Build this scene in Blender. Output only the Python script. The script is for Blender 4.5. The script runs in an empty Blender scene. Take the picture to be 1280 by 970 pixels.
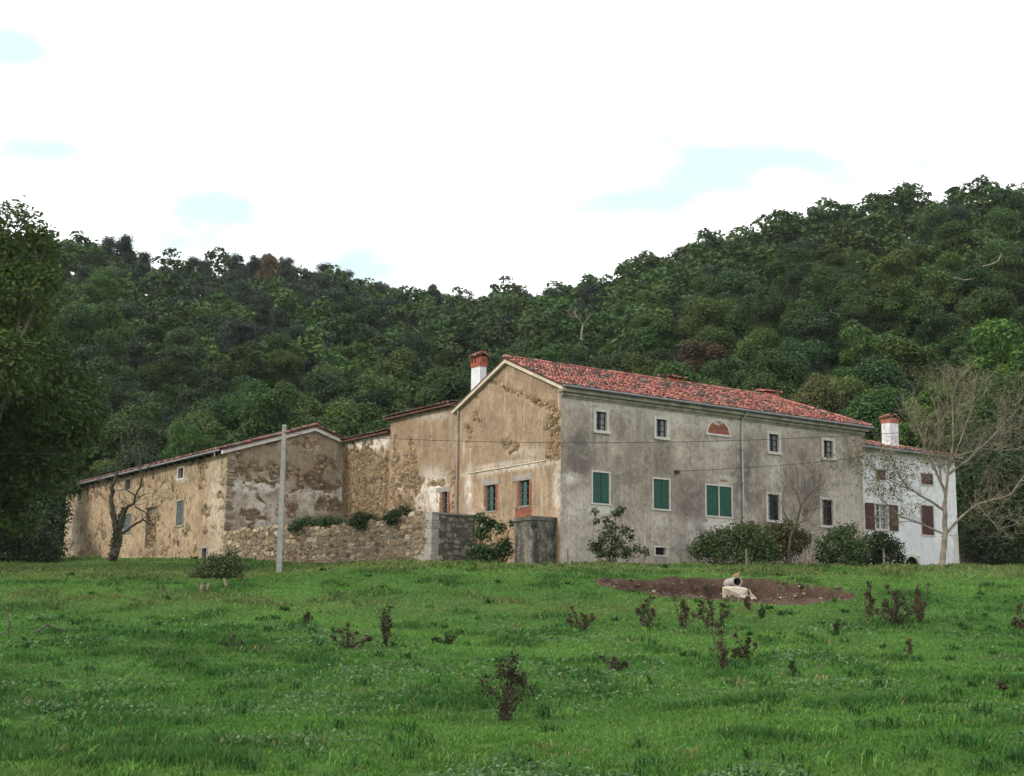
import bpy, math, random
import numpy as np
from mathutils import Vector, Matrix

# ------------------------------------------------------------------ camera
scene = bpy.context.scene
col = scene.collection
F, CX, CY = 1800.0, 640.0, 485.0          # focal length and centre, in photograph pixels
PITCH, ROLL = math.atan(315 / F), math.radians(0.6)
R = Matrix.Rotation(math.pi / 2 + PITCH, 3, 'X') @ Matrix.Rotation(ROLL, 3, 'Z')
cam = bpy.data.cameras.new('camera')
cam.sensor_width = 36.0
cam.lens = 36.0 * F / 1280
cam.clip_start, cam.clip_end = 0.5, 5000
cam_o = bpy.data.objects.new('camera', cam)
col.objects.link(cam_o)
cam_o.matrix_world = R.to_4x4()
scene.camera = cam_o

# ------------------------------------------------------------------ world, sun, exposure
SUN = Vector((-0.80, -0.40, 0.62)).normalized()
world = bpy.data.worlds.new('World')
scene.world = world
world.use_nodes = True
wn, wl = world.node_tree.nodes, world.node_tree.links
wn.clear()


def wnode(t, **kw):
    n = wn.new(t)
    for k, v in kw.items():
        setattr(n, k, v)
    return n


w_out = wnode('ShaderNodeOutputWorld')
w_bg = wnode('ShaderNodeBackground')
w_bg.inputs['Strength'].default_value = 0.1
w_sky = wnode('ShaderNodeTexSky', sky_type='NISHITA')
w_sky.sun_disc = False
w_sky.sun_elevation = math.asin(SUN.z)
w_sky.sun_rotation = math.atan2(SUN.x, SUN.y)
w_tc = wnode('ShaderNodeTexCoord')


def wmath(op, a, b=None):
    n = wnode('ShaderNodeMath', operation=op)
    for i_, v in ((0, a), (1, b)):
        if v is None:
            continue
        if isinstance(v, (int, float)):
            n.inputs[i_].default_value = v
        else:
            wl.new(v, n.inputs[i_])
    return n.outputs[0]


# clouds with thin gaps: gaps are laid out in azimuth and elevation and torn by noise
w_map = wnode('ShaderNodeMapping')
w_map.inputs['Scale'].default_value = (1.0, 1.0, 2.6)
w_noise = wnode('ShaderNodeTexNoise')
w_noise.inputs['Scale'].default_value = 13.0
w_noise.inputs['Detail'].default_value = 6
w_noise.inputs['Roughness'].default_value = 0.5
wl.new(w_tc.outputs['Generated'], w_map.inputs['Vector'])
wl.new(w_map.outputs[0], w_noise.inputs['Vector'])
w_sep = wnode('ShaderNodeSeparateXYZ')
wl.new(w_tc.outputs['Generated'], w_sep.inputs[0])
w_az = wmath('ARCTAN2', w_sep.outputs[0], w_sep.outputs[1])
w_el = wmath('ARCSINE', w_sep.outputs[2])
w_gapd = None
for (gx_, gy_, rx_, ry_) in ((890, 206, 330, 82), (235, 280, 125, 70), (70, 187, 110, 32), (15, 55, 90, 48), (440, 330, 110, 40), (-250, 150, 160, 60), (1600, 90, 190, 60), (640, -260, 260, 70), (1900, 300, 200, 60)):
    d_ = Vector(((gx_ - CX) / F, -(gy_ - CY) / F, -1.0))
    d_ = (R @ d_).normalized()
    da = wmath('DIVIDE', wmath('SUBTRACT', w_az, math.atan2(d_.x, d_.y)), rx_ / F)
    de = wmath('DIVIDE', wmath('SUBTRACT', wmath('ADD', w_el, wmath('MULTIPLY', w_az, -0.10)), math.asin(d_.z) - 0.10 * math.atan2(d_.x, d_.y)), ry_ / F)
    dd_ = wmath('SQRT', wmath('ADD', wmath('MULTIPLY', da, da), wmath('MULTIPLY', de, de)))
    w_gapd = dd_ if w_gapd is None else wmath('MINIMUM', w_gapd, dd_)
w_cov = wmath('ADD', w_gapd, wmath('MULTIPLY', wmath('SUBTRACT', w_noise.outputs[0], 0.5), 2.0))
w_ramp = wnode('ShaderNodeValToRGB')
w_ramp.color_ramp.interpolation = 'EASE'
w_ramp.color_ramp.elements[0].position = 0.2
w_ramp.color_ramp.elements[1].position = 1.0
wl.new(w_cov, w_ramp.inputs[0])
w_gap = wnode('ShaderNodeMix', data_type='RGBA')      # thin bright veil over the blue
w_gap.inputs[0].default_value = 0.94
w_gap.inputs[7].default_value = (6.4, 8.1, 8.4, 1)
w_mix = wnode('ShaderNodeMix', data_type='RGBA')
w_mix.inputs[7].default_value = (12.6, 12.7, 12.8, 1)
wl.new(w_sky.outputs[0], w_gap.inputs[6])
wl.new(w_ramp.outputs[0], w_mix.inputs[0])
wl.new(w_gap.outputs[2], w_mix.inputs[6])
wl.new(w_mix.outputs[2], w_bg.inputs['Color'])
wl.new(w_bg.outputs[0], w_out.inputs['Surface'])

sun = bpy.data.lights.new('sun', 'SUN')
sun.energy = 2.2
sun.angle = math.radians(11)
sun.color = (1.0, 0.93, 0.82)
sun_o = bpy.data.objects.new('sun', sun)
col.objects.link(sun_o)
sun_o.rotation_euler = SUN.to_track_quat('Z', 'Y').to_euler()

scene.view_settings.view_transform = 'Standard'
scene.view_settings.look = 'None'
scene.view_settings.exposure = 0.42
scene.view_settings.gamma = 1.0
scene.view_settings.use_curve_mapping = False
scene.render.engine = 'CYCLES'
scene.cycles.max_bounces = 4
scene.cycles.diffuse_bounces = 2
scene.cycles.volume_bounces = 0
scene.cycles.glossy_bounces = 2
scene.cycles.transmission_bounces = 3
scene.cycles.use_denoising = True

# ------------------------------------------------------------------ projection helpers
RI = R.transposed()
Rn = np.array(R)


def ray(px, py):
    return R @ Vector(((px - CX) / F, -(py - CY) / F, -1.0))


def at(px, py, depth):
    d = ray(px, py)
    return d * (depth / d.y)


def proj(P):                                   # (N,3) -> photograph pixels
    q = P @ Rn
    return CX - F * q[:, 0] / q[:, 2], CY + F * q[:, 1] / q[:, 2]


# ------------------------------------------------------------------ numeric noise
def _hash(ix, iy, seed):
    h = (ix * 374761393 + iy * 668265263 + seed * 1274126177) & 0xffffffff
    h = ((h ^ (h >> 13)) * 1274126177) & 0xffffffff
    return ((h ^ (h >> 16)) & 0xffff) / 65535.0


def vnoise(x, y, seed=0):
    x = np.asarray(x, float); y = np.asarray(y, float)
    ix, iy = np.floor(x).astype(np.int64), np.floor(y).astype(np.int64)
    fx, fy = x - ix, y - iy
    fx, fy = fx * fx * (3 - 2 * fx), fy * fy * (3 - 2 * fy)
    a, b = _hash(ix, iy, seed), _hash(ix + 1, iy, seed)
    c, d = _hash(ix, iy + 1, seed), _hash(ix + 1, iy + 1, seed)
    return (a * (1 - fx) + b * fx) * (1 - fy) + (c * (1 - fx) + d * fx) * fy


def fbm(x, y, seed=0, octaves=4):
    s, a, t = 0.0, 0.5, 0.0
    for o in range(octaves):
        s = s + a * vnoise(np.asarray(x) * 2 ** o, np.asarray(y) * 2 ** o, seed + o * 17)
        t += a
        a *= 0.5
    return s / t


def sstep(a, b, x):
    t = np.clip((x - a) / (b - a), 0, 1)
    return t * t * (3 - 2 * t)


# ------------------------------------------------------------------ object helpers
def mesh_of(name, V, Fc, mat=None, colr=None, smooth=False):
    me = bpy.data.meshes.new(name)
    if isinstance(Fc, np.ndarray):
        V = np.ascontiguousarray(V, dtype=np.float32)
        k = Fc.shape[1]
        me.vertices.add(len(V))
        me.vertices.foreach_set('co', V.ravel())
        me.loops.add(Fc.size)
        me.loops.foreach_set('vertex_index', np.ascontiguousarray(Fc, dtype=np.int32).ravel())
        me.polygons.add(len(Fc))
        me.polygons.foreach_set('loop_start', np.arange(0, Fc.size, k, dtype=np.int32))
        me.update(calc_edges=True)
    else:
        me.from_pydata([tuple(v) for v in V], [], Fc)
        me.update()
    if colr is not None:
        ca = me.color_attributes.new('tint', 'FLOAT_COLOR', 'POINT')
        ca.data.foreach_set('color', np.ascontiguousarray(colr, dtype=np.float32).ravel())
    if smooth:
        me.polygons.foreach_set('use_smooth', np.ones(len(me.polygons), dtype=bool))
    if mat:
        me.materials.append(mat)
    return me


def link(name, me, parent=None, loc=(0, 0, 0)):
    o = bpy.data.objects.new(name, me)
    o.location = loc
    o.parent = parent
    col.objects.link(o)
    return o


ORG = {}


def origin_of(o):
    while o.parent is not None:
        o = o.parent
    return o.location


def build(name, V, Fc, mat, parent=None, colr=None, smooth=False):
    """One mesh object from world coordinates, hung under parent."""
    V = np.array([tuple(v) for v in V], float) if not isinstance(V, np.ndarray) else V
    if parent is not None:
        V = V - np.array(origin_of(parent))
    return link(name, mesh_of(name, V, Fc, mat, colr, smooth), parent)


def tag(o, label, cat, group=None):
    o['label'] = label
    o['category'] = cat
    if group:
        o['group'] = group
    return o


def thing(name, loc, label, cat, group=None):
    o = bpy.data.objects.new(name, None)
    o.location = loc
    o.empty_display_size = 0.3
    col.objects.link(o)
    return tag(o, label, cat, group)


class MB:
    """Collects simple solids in world coordinates."""
    def __init__(self):
        self.v, self.f, self.c = [], [], []

    def add(self, vs, fs, c=None):
        n = len(self.v)
        self.v += [tuple(x) for x in vs]
        self.f += [[n + i for i in f] for f in fs]
        self.c += [c or (0.5, 0.5, 0.5, 1)] * len(vs)

    def hexa(self, p, c=None):                 # 8 corners: bottom 4 then top 4
        self.add(p, [[0, 3, 2, 1], [4, 5, 6, 7], [0, 1, 5, 4], [1, 2, 6, 5], [2, 3, 7, 6], [3, 0, 4, 7]], c)

    def fbox(self, fr, s0, s1, z0, z1, d0, d1, c=None):
        p = fr.pt
        self.hexa([p(s0, z0, d0), p(s1, z0, d0), p(s1, z0, d1), p(s0, z0, d1),
                   p(s0, z1, d0), p(s1, z1, d0), p(s1, z1, d1), p(s0, z1, d1)], c)

    def tube(self, pts, rads, n=6, c=None, cap=True):
        pts = [Vector(p) for p in pts]
        rings = []
        for i, p in enumerate(pts):
            t = (pts[min(i + 1, len(pts) - 1)] - pts[max(i - 1, 0)])
            t = t.normalized() if t.length > 1e-9 else Vector((0, 0, 1))
            a = t.cross(Vector((0.31, 0.95, 0.07)) if abs(t.y) < 0.9 else Vector((1, 0, 0))).normalized()
            b = t.cross(a)
            r = rads[i] if isinstance(rads, (list, tuple)) else rads
            rings.append([p + (a * math.cos(2 * math.pi * k / n) + b * math.sin(2 * math.pi * k / n)) * r for k in range(n)])
        vs = [v for rg in rings for v in rg]
        fs = []
        for i in range(len(pts) - 1):
            for k in range(n):
                k2 = (k + 1) % n
                fs.append([i * n + k, i * n + k2, (i + 1) * n + k2, (i + 1) * n + k])
        if cap:
            fs.append(list(range(n))[::-1])
            fs.append([(len(pts) - 1) * n + k for k in range(n)])
        self.add(vs, fs, c)

    def build(self, name, mat, parent=None, smooth=False):
        return build(name, self.v, self.f, mat, parent, np.array(self.c), smooth)


# ------------------------------------------------------------------ materials
def new_mat(name):
    m = bpy.data.materials.new(name)
    m.use_nodes = True
    nt = m.node_tree
    nt.nodes.clear()
    out = nt.nodes.new('ShaderNodeOutputMaterial')
    bs = nt.nodes.new('ShaderNodeBsdfPrincipled')
    nt.links.new(bs.outputs[0], out.inputs['Surface'])
    return m, nt, bs


class G:
    """Small node-graph helper."""
    def __init__(self, nt):
        self.nt = nt
        self.tc = None

    def n(self, t, **kw):
        x = self.nt.nodes.new(t)
        for k, v in kw.items():
            setattr(x, k, v)
        return x

    def l(self, a, b):
        self.nt.links.new(a, b)

    def coord(self):
        if self.tc is None:
            self.tc = self.n('ShaderNodeNewGeometry')
        return self.tc.outputs['Position']

    def noise(self, scale, detail=4, rough=0.55, vec=None, stretch=None, dist=0.0):
        x = self.n('ShaderNodeTexNoise')
        x.inputs['Scale'].default_value = scale
        x.inputs['Detail'].default_value = detail
        x.inputs['Roughness'].default_value = rough
        x.inputs['Distortion'].default_value = dist
        v = vec or self.coord()
        if stretch:
            mp = self.n('ShaderNodeMapping')
            mp.inputs['Scale'].default_value = stretch
            self.l(v, mp.inputs['Vector'])
            v = mp.outputs[0]
        self.l(v, x.inputs['Vector'])
        return x.outputs[0]

    def ramp(self, fac, p0, p1, c0=(0, 0, 0, 1), c1=(1, 1, 1, 1)):
        x = self.n('ShaderNodeValToRGB')
        e = x.color_ramp.elements
        e[0].position, e[1].position = p0, p1
        e[0].color, e[1].color = c0, c1
        self.l(fac, x.inputs[0])
        return x.outputs[0]

    def mix(self, fac, a, b, mode='MIX'):
        x = self.n('ShaderNodeMix', data_type='RGBA', blend_type=mode)
        for i, v in ((0, fac), (6, a), (7, b)):
            if isinstance(v, (int, float)):
                x.inputs[i].default_value = v
            elif isinstance(v, tuple):
                x.inputs[i].default_value = v if len(v) == 4 else v + (1,)
            else:
                self.l(v, x.inputs[i])
        return x.outputs[2]

    def math(self, op, a, b=None):
        x = self.n('ShaderNodeMath', operation=op)
        for i, v in ((0, a), (1, b)):
            if v is None:
                continue
            if isinstance(v, (int, float)):
                x.inputs[i].default_value = v
            else:
                self.l(v, x.inputs[i])
        return x.outputs[0]

    def tint(self):
        x = self.n('ShaderNodeVertexColor', layer_name='tint')
        s = self.n('ShaderNodeSeparateColor')
        self.l(x.outputs['Color'], s.inputs[0])
        return s.outputs[0], s.outputs[1], s.outputs[2], x.outputs['Color']

    def bump(self, h, strength, dist, bs):
        b = self.n('ShaderNodeBump')
        b.inputs['Strength'].default_value = strength
        b.inputs['Distance'].default_value = dist
        self.l(h, b.inputs['Height'])
        self.l(b.outputs[0], bs.inputs['Normal'])


def simple_mat(name, c0, c1, scale=3.0, rough=0.8, bump=0.3, dist=0.02, spec=0.3, detail=5, metallic=0.0):
    m, nt, bs = new_mat(name)
    g = G(nt)
    nz = g.noise(scale, detail)
    g.l(g.mix(g.ramp(nz, 0.3, 0.7), c0, c1), bs.inputs['Base Color'])
    bs.inputs['Roughness'].default_value = rough
    bs.inputs['Metallic'].default_value = metallic
    bs.inputs['Specular IOR Level'].default_value = spec
    if bump:
        g.bump(g.noise(scale * 6, 4), bump, dist, bs)
    return m


def plaster_mat(name, c0, c1, cdark, cstone0, cstone1, cwhite, pits=0.5, streak=0.35):
    """tint.r = bare rubble showing, tint.g = old limewash, tint.b = damp and dirt."""
    m, nt, bs = new_mat(name)
    g = G(nt)
    r, gg, b, _ = g.tint()
    base = g.mix(g.ramp(g.noise(0.5, 7, 0.68, dist=0.8), 0.40, 0.60), c0, c1)
    base = g.mix(g.math('MULTIPLY', g.ramp(g.noise(1.6, 7, 0.72, dist=1.2), 0.47, 0.60), 0.55), base, cdark)
    base = g.mix(g.math('MULTIPLY', g.ramp(g.noise(2.1, 6, 0.7, dist=1.4, stretch=(1.3, 1.3, 0.9)), 0.56, 0.63), 0.6), base, c1)
    fine = g.noise(7.5, 5, 0.75)
    base = g.mix(g.math('MULTIPLY', g.ramp(fine, 0.45, 0.68), 0.5), base, cdark)
    run = g.noise(1.0, 6, 0.65, stretch=(3.2, 3.2, 0.22))
    base = g.mix(g.math('MULTIPLY', g.ramp(run, 0.48, 0.66), streak), base, cdark)
    run2 = g.noise(1.0, 6, 0.65, stretch=(4.4, 4.4, 0.35))
    base = g.mix(g.math('MULTIPLY', g.ramp(run2, 0.56, 0.68), streak), base, cwhite)
    pit = g.ramp(g.noise(3.3, 5, 0.68, dist=0.5), 0.64 - 0.06 * pits, 0.66 - 0.06 * pits)
    stone = g.mix(g.ramp(g.noise(4.5, 4, 0.6), 0.32, 0.68), cstone0, cstone1)
    stone = g.mix(g.math('MULTIPLY', g.ramp(g.noise(13, 3), 0.5, 0.7), 0.7), stone, (0.05, 0.038, 0.027))
    d = g.math('MULTIPLY', b, g.ramp(g.noise(1.3, 6, 0.75, dist=0.8), 0.34, 0.58))
    base = g.mix(d, base, cdark)
    base = g.mix(g.math('MULTIPLY', pit, min(1, pits)), base, stone)
    wfac = g.math('MULTIPLY', gg, g.ramp(g.noise(2.6, 7, 0.75, dist=0.8), 0.40, 0.54))
    base = g.mix(wfac, base, cwhite)
    rag = g.math('ADD', r, g.math('MULTIPLY', g.math('SUBTRACT', g.noise(4.2, 6, 0.72, dist=0.6), 0.5), 0.9))
    base = g.mix(g.ramp(rag, 0.48, 0.54), base, stone)
    g.l(base, bs.inputs['Base Color'])
    bs.inputs['Roughness'].default_value = 0.95
    bs.inputs['Specular IOR Level'].default_value = 0.15
    h = g.math('SUBTRACT', g.noise(7, 6, 0.7), g.math('MULTIPLY', pit, 0.6))
    g.bump(h, 0.55, 0.05, bs)
    return m


def leaf_mat(name, c0, c1, c2, var=0.5, trans=0.3, rough=0.6, hue=0.05, val=(0.6, 0.75)):
    """tint.r per leaf, tint.g per tree, object random on top."""
    m = bpy.data.materials.new(name)
    m.use_nodes = True
    nt = m.node_tree
    nt.nodes.clear()
    g = G(nt)
    out = g.n('ShaderNodeOutputMaterial')
    r, gg, b, _ = g.tint()
    oi = g.n('ShaderNodeObjectInfo')
    tr = g.math('FRACT', g.math('ADD', oi.outputs['Random'], gg))
    base = g.mix(g.ramp(r, 0.1, 0.95), c0, c1)
    base = g.mix(g.math('MULTIPLY', tr, var), base, c2)
    hv = g.n('ShaderNodeHueSaturation')
    g.l(base, hv.inputs['Color'])
    tr2 = g.math('FRACT', g.math('MULTIPLY', tr, 7.31))
    g.l(g.math('ADD', g.math('MULTIPLY', tr2, val[1]), val[0]), hv.inputs['Value'])
    g.l(g.math('ADD', g.math('MULTIPLY', g.math('FRACT', g.math('MULTIPLY', tr, 13.7)), hue), 0.5 - hue * 0.6), hv.inputs['Hue'])
    bs = g.n('ShaderNodeBsdfPrincipled')
    g.l(hv.outputs[0], bs.inputs['Base Color'])
    bs.inputs['Roughness'].default_value = rough
    bs.inputs['Specular IOR Level'].default_value = 0.18
    tl = g.n('ShaderNodeBsdfTranslucent')
    g.l(hv.outputs[0], tl.inputs['Color'])
    ms = g.n('ShaderNodeMixShader')
    ms.inputs[0].default_value = trans
    g.l(bs.outputs[0], ms.inputs[1])
    g.l(tl.outputs[0], ms.inputs[2])
    g.l(ms.outputs[0], out.inputs['Surface'])
    return m


def tint_mat(name, scale=6.0, rough=0.85, bump=0.4, dist=0.02, spec=0.2, dirt=(0.05, 0.05, 0.04), dirtf=0.4):
    """Colour comes straight from the tint attribute, with dirt on top."""
    m, nt, bs = new_mat(name)
    g = G(nt)
    _, _, _, c = g.tint()
    nz = g.noise(scale, 5, 0.65)
    g.l(g.mix(g.math('MULTIPLY', g.ramp(nz, 0.42, 0.72), dirtf), c, dirt), bs.inputs['Base Color'])
    bs.inputs['Roughness'].default_value = rough
    bs.inputs['Specular IOR Level'].default_value = spec
    if bump:
        g.bump(g.noise(scale * 3, 4), bump, dist, bs)
    return m


M = {}
M['facade'] = plaster_mat('grey_plaster', (0.325, 0.275, 0.232), (0.49, 0.425, 0.355), (0.150, 0.127, 0.110),
                          (0.20, 0.16, 0.11), (0.34, 0.27, 0.19), (0.60, 0.56, 0.51), pits=0.12, streak=0.42)
M['gable'] = plaster_mat('tan_plaster', (0.262, 0.186, 0.120), (0.385, 0.278, 0.182), (0.155, 0.115, 0.080),
                         (0.15, 0.10, 0.055), (0.36, 0.25, 0.14), (0.60, 0.56, 0.50), pits=0.5, streak=0.35)
M['barn'] = plaster_mat('flaking_plaster', (0.30, 0.217, 0.135), (0.41, 0.308, 0.202), (0.18, 0.13, 0.083),
                        (0.13, 0.09, 0.055), (0.30, 0.21, 0.13), (0.60, 0.55, 0.48), pits=1.15, streak=0.25)
M['barn_gable'] = plaster_mat('brown_plaster', (0.27, 0.205, 0.14), (0.36, 0.285, 0.205), (0.16, 0.12, 0.085),
                              (0.11, 0.075, 0.05), (0.26, 0.18, 0.11), (0.58, 0.55, 0.51), pits=0.6, streak=0.3)
M['white'] = plaster_mat('white_plaster', (0.60, 0.60, 0.62), (0.70, 0.70, 0.72), (0.46, 0.46, 0.47),
                         (0.5, 0.48, 0.45), (0.6, 0.58, 0.55), (0.75, 0.75, 0.75), pits=0.0, streak=0.2)
M['stone'] = tint_mat('rubble_stone', 7, 0.95, 0.6, 0.03, 0.15, (0.055, 0.045, 0.03), 0.55)
M['mossy_stone'] = tint_mat('mossy_stone', 4, 0.95, 0.6, 0.03, 0.15, (0.03, 0.032, 0.022), 0.8)
M['mortar'] = simple_mat('old_mortar', (0.17, 0.128, 0.086), (0.31, 0.245, 0.175), 4, 0.95, 0.6, 0.04, 0.1)
M['dark_mortar'] = simple_mat('dark_mortar', (0.06, 0.058, 0.048), (0.15, 0.14, 0.12), 3, 0.95, 0.6, 0.04, 0.1)
M['cement'] = simple_mat('stained_cement', (0.03, 0.03, 0.025), (0.19, 0.18, 0.155), 1.5, 0.95, 0.6, 0.04, 0.1, 7)
m, nt, bs = new_mat('blackened_cement')
g = G(nt)
c = g.mix(g.ramp(g.noise(1.1, 8, 0.75, dist=1.2), 0.42, 0.60), (0.035, 0.034, 0.028), (0.20, 0.185, 0.155))
c = g.mix(g.ramp(g.noise(1.0, 7, 0.7, stretch=(3.5, 3.5, 0.3)), 0.46, 0.62), c, (0.045, 0.043, 0.036))
c = g.mix(g.math('MULTIPLY', g.ramp(g.noise(6, 6, 0.75), 0.56, 0.64), 0.7), c, (0.28, 0.26, 0.22))
g.l(c, bs.inputs['Base Color'])
bs.inputs['Roughness'].default_value = 0.97
bs.inputs['Specular IOR Level'].default_value = 0.1
g.bump(g.noise(6, 7, 0.75), 0.9, 0.06, bs)
M['cement'] = m
M['trim'] = simple_mat('limestone_trim', (0.40, 0.37, 0.33), (0.56, 0.53, 0.48), 5, 0.9, 0.4, 0.02, 0.2)
M['grey_trim'] = simple_mat('grey_stone_trim', (0.20, 0.18, 0.16), (0.32, 0.29, 0.26), 5, 0.9, 0.4, 0.02, 0.2)
M['cornice'] = simple_mat('weathered_cornice', (0.15, 0.135, 0.105), (0.36, 0.34, 0.28), 2.2, 0.95, 0.4, 0.03, 0.1, 7)
M['verge'] = simple_mat('verge_mortar', (0.38, 0.33, 0.25), (0.55, 0.49, 0.38), 3, 0.95, 0.4, 0.03, 0.1)
M['tile'] = tint_mat('clay_tile', 9, 0.85, 0.5, 0.02, 0.2, (0.05, 0.04, 0.032), 0.62)
M['under'] = simple_mat('tile_underlay', (0.05, 0.03, 0.024), (0.16, 0.07, 0.05), 5, 0.95, 0.3)
M['brick'] = tint_mat('red_brick', 9, 0.92, 0.5, 0.02, 0.15, (0.12, 0.06, 0.04), 0.35)
M['gutter'] = simple_mat('zinc_gutter', (0.13, 0.14, 0.15), (0.22, 0.23, 0.24), 4, 0.5, 0.1, 0.01, 0.5, 4, 0.4)
M['pipe'] = simple_mat('galvanised_pipe', (0.30, 0.30, 0.29), (0.40, 0.40, 0.39), 2, 0.5, 0.1, 0.01, 0.5, 4, 0.3)
M['rust'] = simple_mat('rusty_pipe', (0.16, 0.06, 0.035), (0.30, 0.26, 0.23), 1.2, 0.7, 0.3, 0.01, 0.3)
M['green'] = simple_mat('green_shutter_paint', (0.006, 0.058, 0.040), (0.010, 0.075, 0.053), 3, 0.55, 0.15, 0.01, 0.35)
M['green_old'] = simple_mat('worn_green_paint', (0.025, 0.075, 0.058), (0.06, 0.13, 0.105), 8, 0.7, 0.3, 0.01, 0.2)
M['brown'] = simple_mat('dark_brown_paint', (0.045, 0.014, 0.012), (0.075, 0.025, 0.02), 4, 0.6, 0.2, 0.01, 0.3)
M['oldwood'] = simple_mat('grey_weathered_wood', (0.055, 0.062, 0.060), (0.13, 0.14, 0.135), 5, 0.9, 0.4, 0.02, 0.15)
M['darkwood'] = simple_mat('dark_window_wood', (0.018, 0.016, 0.015), (0.05, 0.042, 0.036), 6, 0.7, 0.2, 0.01, 0.3)
M['concrete'] = simple_mat('pole_concrete', (0.20, 0.20, 0.19), (0.30, 0.295, 0.28), 3, 0.85, 0.2, 0.01, 0.2)
M['wire'] = simple_mat('black_cable', (0.02, 0.02, 0.02), (0.035, 0.035, 0.035), 5, 0.6, 0)
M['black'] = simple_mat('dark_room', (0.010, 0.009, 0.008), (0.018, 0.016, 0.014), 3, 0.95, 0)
M['bark'] = simple_mat('dark_bark', (0.045, 0.038, 0.028), (0.11, 0.095, 0.072), 5, 0.95, 0.7, 0.04, 0.1)
M['palebark'] = simple_mat('pale_bark', (0.14, 0.118, 0.090), (0.29, 0.25, 0.195), 4, 0.95, 0.6, 0.03, 0.1)
M['deadwood'] = simple_mat('grey_dead_wood', (0.085, 0.070, 0.054), (0.20, 0.17, 0.135), 5, 0.95, 0.5, 0.03, 0.1)
M['log'] = simple_mat('sawn_log', (0.06, 0.045, 0.03), (0.19, 0.145, 0.10), 8, 0.9, 0.4, 0.02, 0.15)
M['lime'] = simple_mat('pale_limestone', (0.24, 0.20, 0.14), (0.50, 0.45, 0.36), 2.6, 0.9, 0.7, 0.06, 0.2, 7)
M['steel'] = simple_mat('drain_pipe_concrete', (0.20, 0.19, 0.175), (0.36, 0.35, 0.33), 5, 0.8, 0.3, 0.01, 0.3)
M['ochre'] = simple_mat('ochre_shard', (0.24, 0.13, 0.055), (0.36, 0.24, 0.12), 8, 0.9, 0.3)

mg, ntg, bsg = new_mat('window_glass')
bsg.inputs['Base Color'].default_value = (0.075, 0.09, 0.10, 1)
bsg.inputs['Roughness'].default_value = 0.08
bsg.inputs['Specular IOR Level'].default_value = 0.75
gg_ = G(ntg)
gg_.bump(gg_.noise(2.2, 2), 0.25, 0.05, bsg)
M['glass'] = mg
M['dark_glass'] = mg.copy()
M['dark_glass'].node_tree.nodes['Principled BSDF'].inputs['Base Color'].default_value = (0.012, 0.016, 0.015, 1)

M['leaf'] = leaf_mat('forest_leaf', (0.020, 0.048, 0.011), (0.068, 0.130, 0.027), (0.048, 0.092, 0.026), 0.7, val=(0.55, 0.75))
M['leaf_near'] = leaf_mat('tree_leaf', (0.020, 0.050, 0.012), (0.070, 0.128, 0.026), (0.035, 0.085, 0.02), 0.4, 0.35)
M['leaf_bright'] = leaf_mat('bright_leaf', (0.035, 0.085, 0.014), (0.11, 0.19, 0.035), (0.06, 0.13, 0.02), 0.4, 0.35)
M['leaf_mid'] = leaf_mat('mid_leaf', (0.024, 0.058, 0.012), (0.085, 0.145, 0.028), (0.05, 0.10, 0.02), 0.4, 0.35, val=(0.6, 0.45))
M['leaf_yellow'] = leaf_mat('yellow_green_leaf', (0.030, 0.060, 0.012), (0.092, 0.155, 0.031), (0.066, 0.108, 0.026), 0.6, 0.3, val=(0.6, 0.6))
M['leaf_blue'] = leaf_mat('blue_green_leaf', (0.017, 0.042, 0.014), (0.051, 0.101, 0.032), (0.041, 0.077, 0.030), 0.6, 0.25, val=(0.55, 0.65))
M['leaf_rust'] = leaf_mat('rusty_leaf', (0.05, 0.045, 0.018), (0.12, 0.10, 0.036), (0.09, 0.06, 0.03), 0.5, 0.25)
M['grey_leaf'] = leaf_mat('grey_green_leaf', (0.085, 0.10, 0.035), (0.18, 0.20, 0.075), (0.10, 0.11, 0.05), 0.4, 0.3)
M['needle'] = leaf_mat('pine_needle', (0.017, 0.034, 0.021), (0.040, 0.066, 0.038), (0.034, 0.052, 0.038), 0.5, 0.12)
M['shrub'] = leaf_mat('shrub_leaf', (0.018, 0.040, 0.013), (0.068, 0.105, 0.036), (0.036, 0.062, 0.022), 0.4, 0.25)
M['shrub_dark'] = leaf_mat('dark_and_shaded_leaf', (0.010, 0.022, 0.008), (0.034, 0.060, 0.020), (0.02, 0.04, 0.014), 0.4, 0.15)  # dark leaves; at the left edge deep shade is put into this colour
M['olive'] = leaf_mat('olive_leaf', (0.055, 0.070, 0.022), (0.14, 0.15, 0.048), (0.09, 0.10, 0.035), 0.4, 0.3)
M['dry'] = leaf_mat('dry_leaf', (0.020, 0.015, 0.008), (0.080, 0.060, 0.031), (0.050, 0.040, 0.020), 0.5, 0.1, hue=0.012)
M['weed'] = leaf_mat('weed_leaf', (0.040, 0.095, 0.026), (0.12, 0.19, 0.09), (0.06, 0.12, 0.05), 0.3, 0.3)

m, nt, bs = new_mat('grass_blade')
g = G(nt)
_, _, _, c = g.tint()
g.l(c, bs.inputs['Base Color'])
bs.inputs['Roughness'].default_value = 0.6
bs.inputs['Specular IOR Level'].default_value = 0.15
tl = g.n('ShaderNodeBsdfTranslucent')
g.l(c, tl.inputs['Color'])
ms = g.n('ShaderNodeMixShader')
ms.inputs[0].default_value = 0.3
out = [n for n in nt.nodes if n.type == 'OUTPUT_MATERIAL'][0]
g.l(bs.outputs[0], ms.inputs[1]); g.l(tl.outputs[0], ms.inputs[2]); g.l(ms.outputs[0], out.inputs['Surface'])
M['grass'] = m

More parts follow.
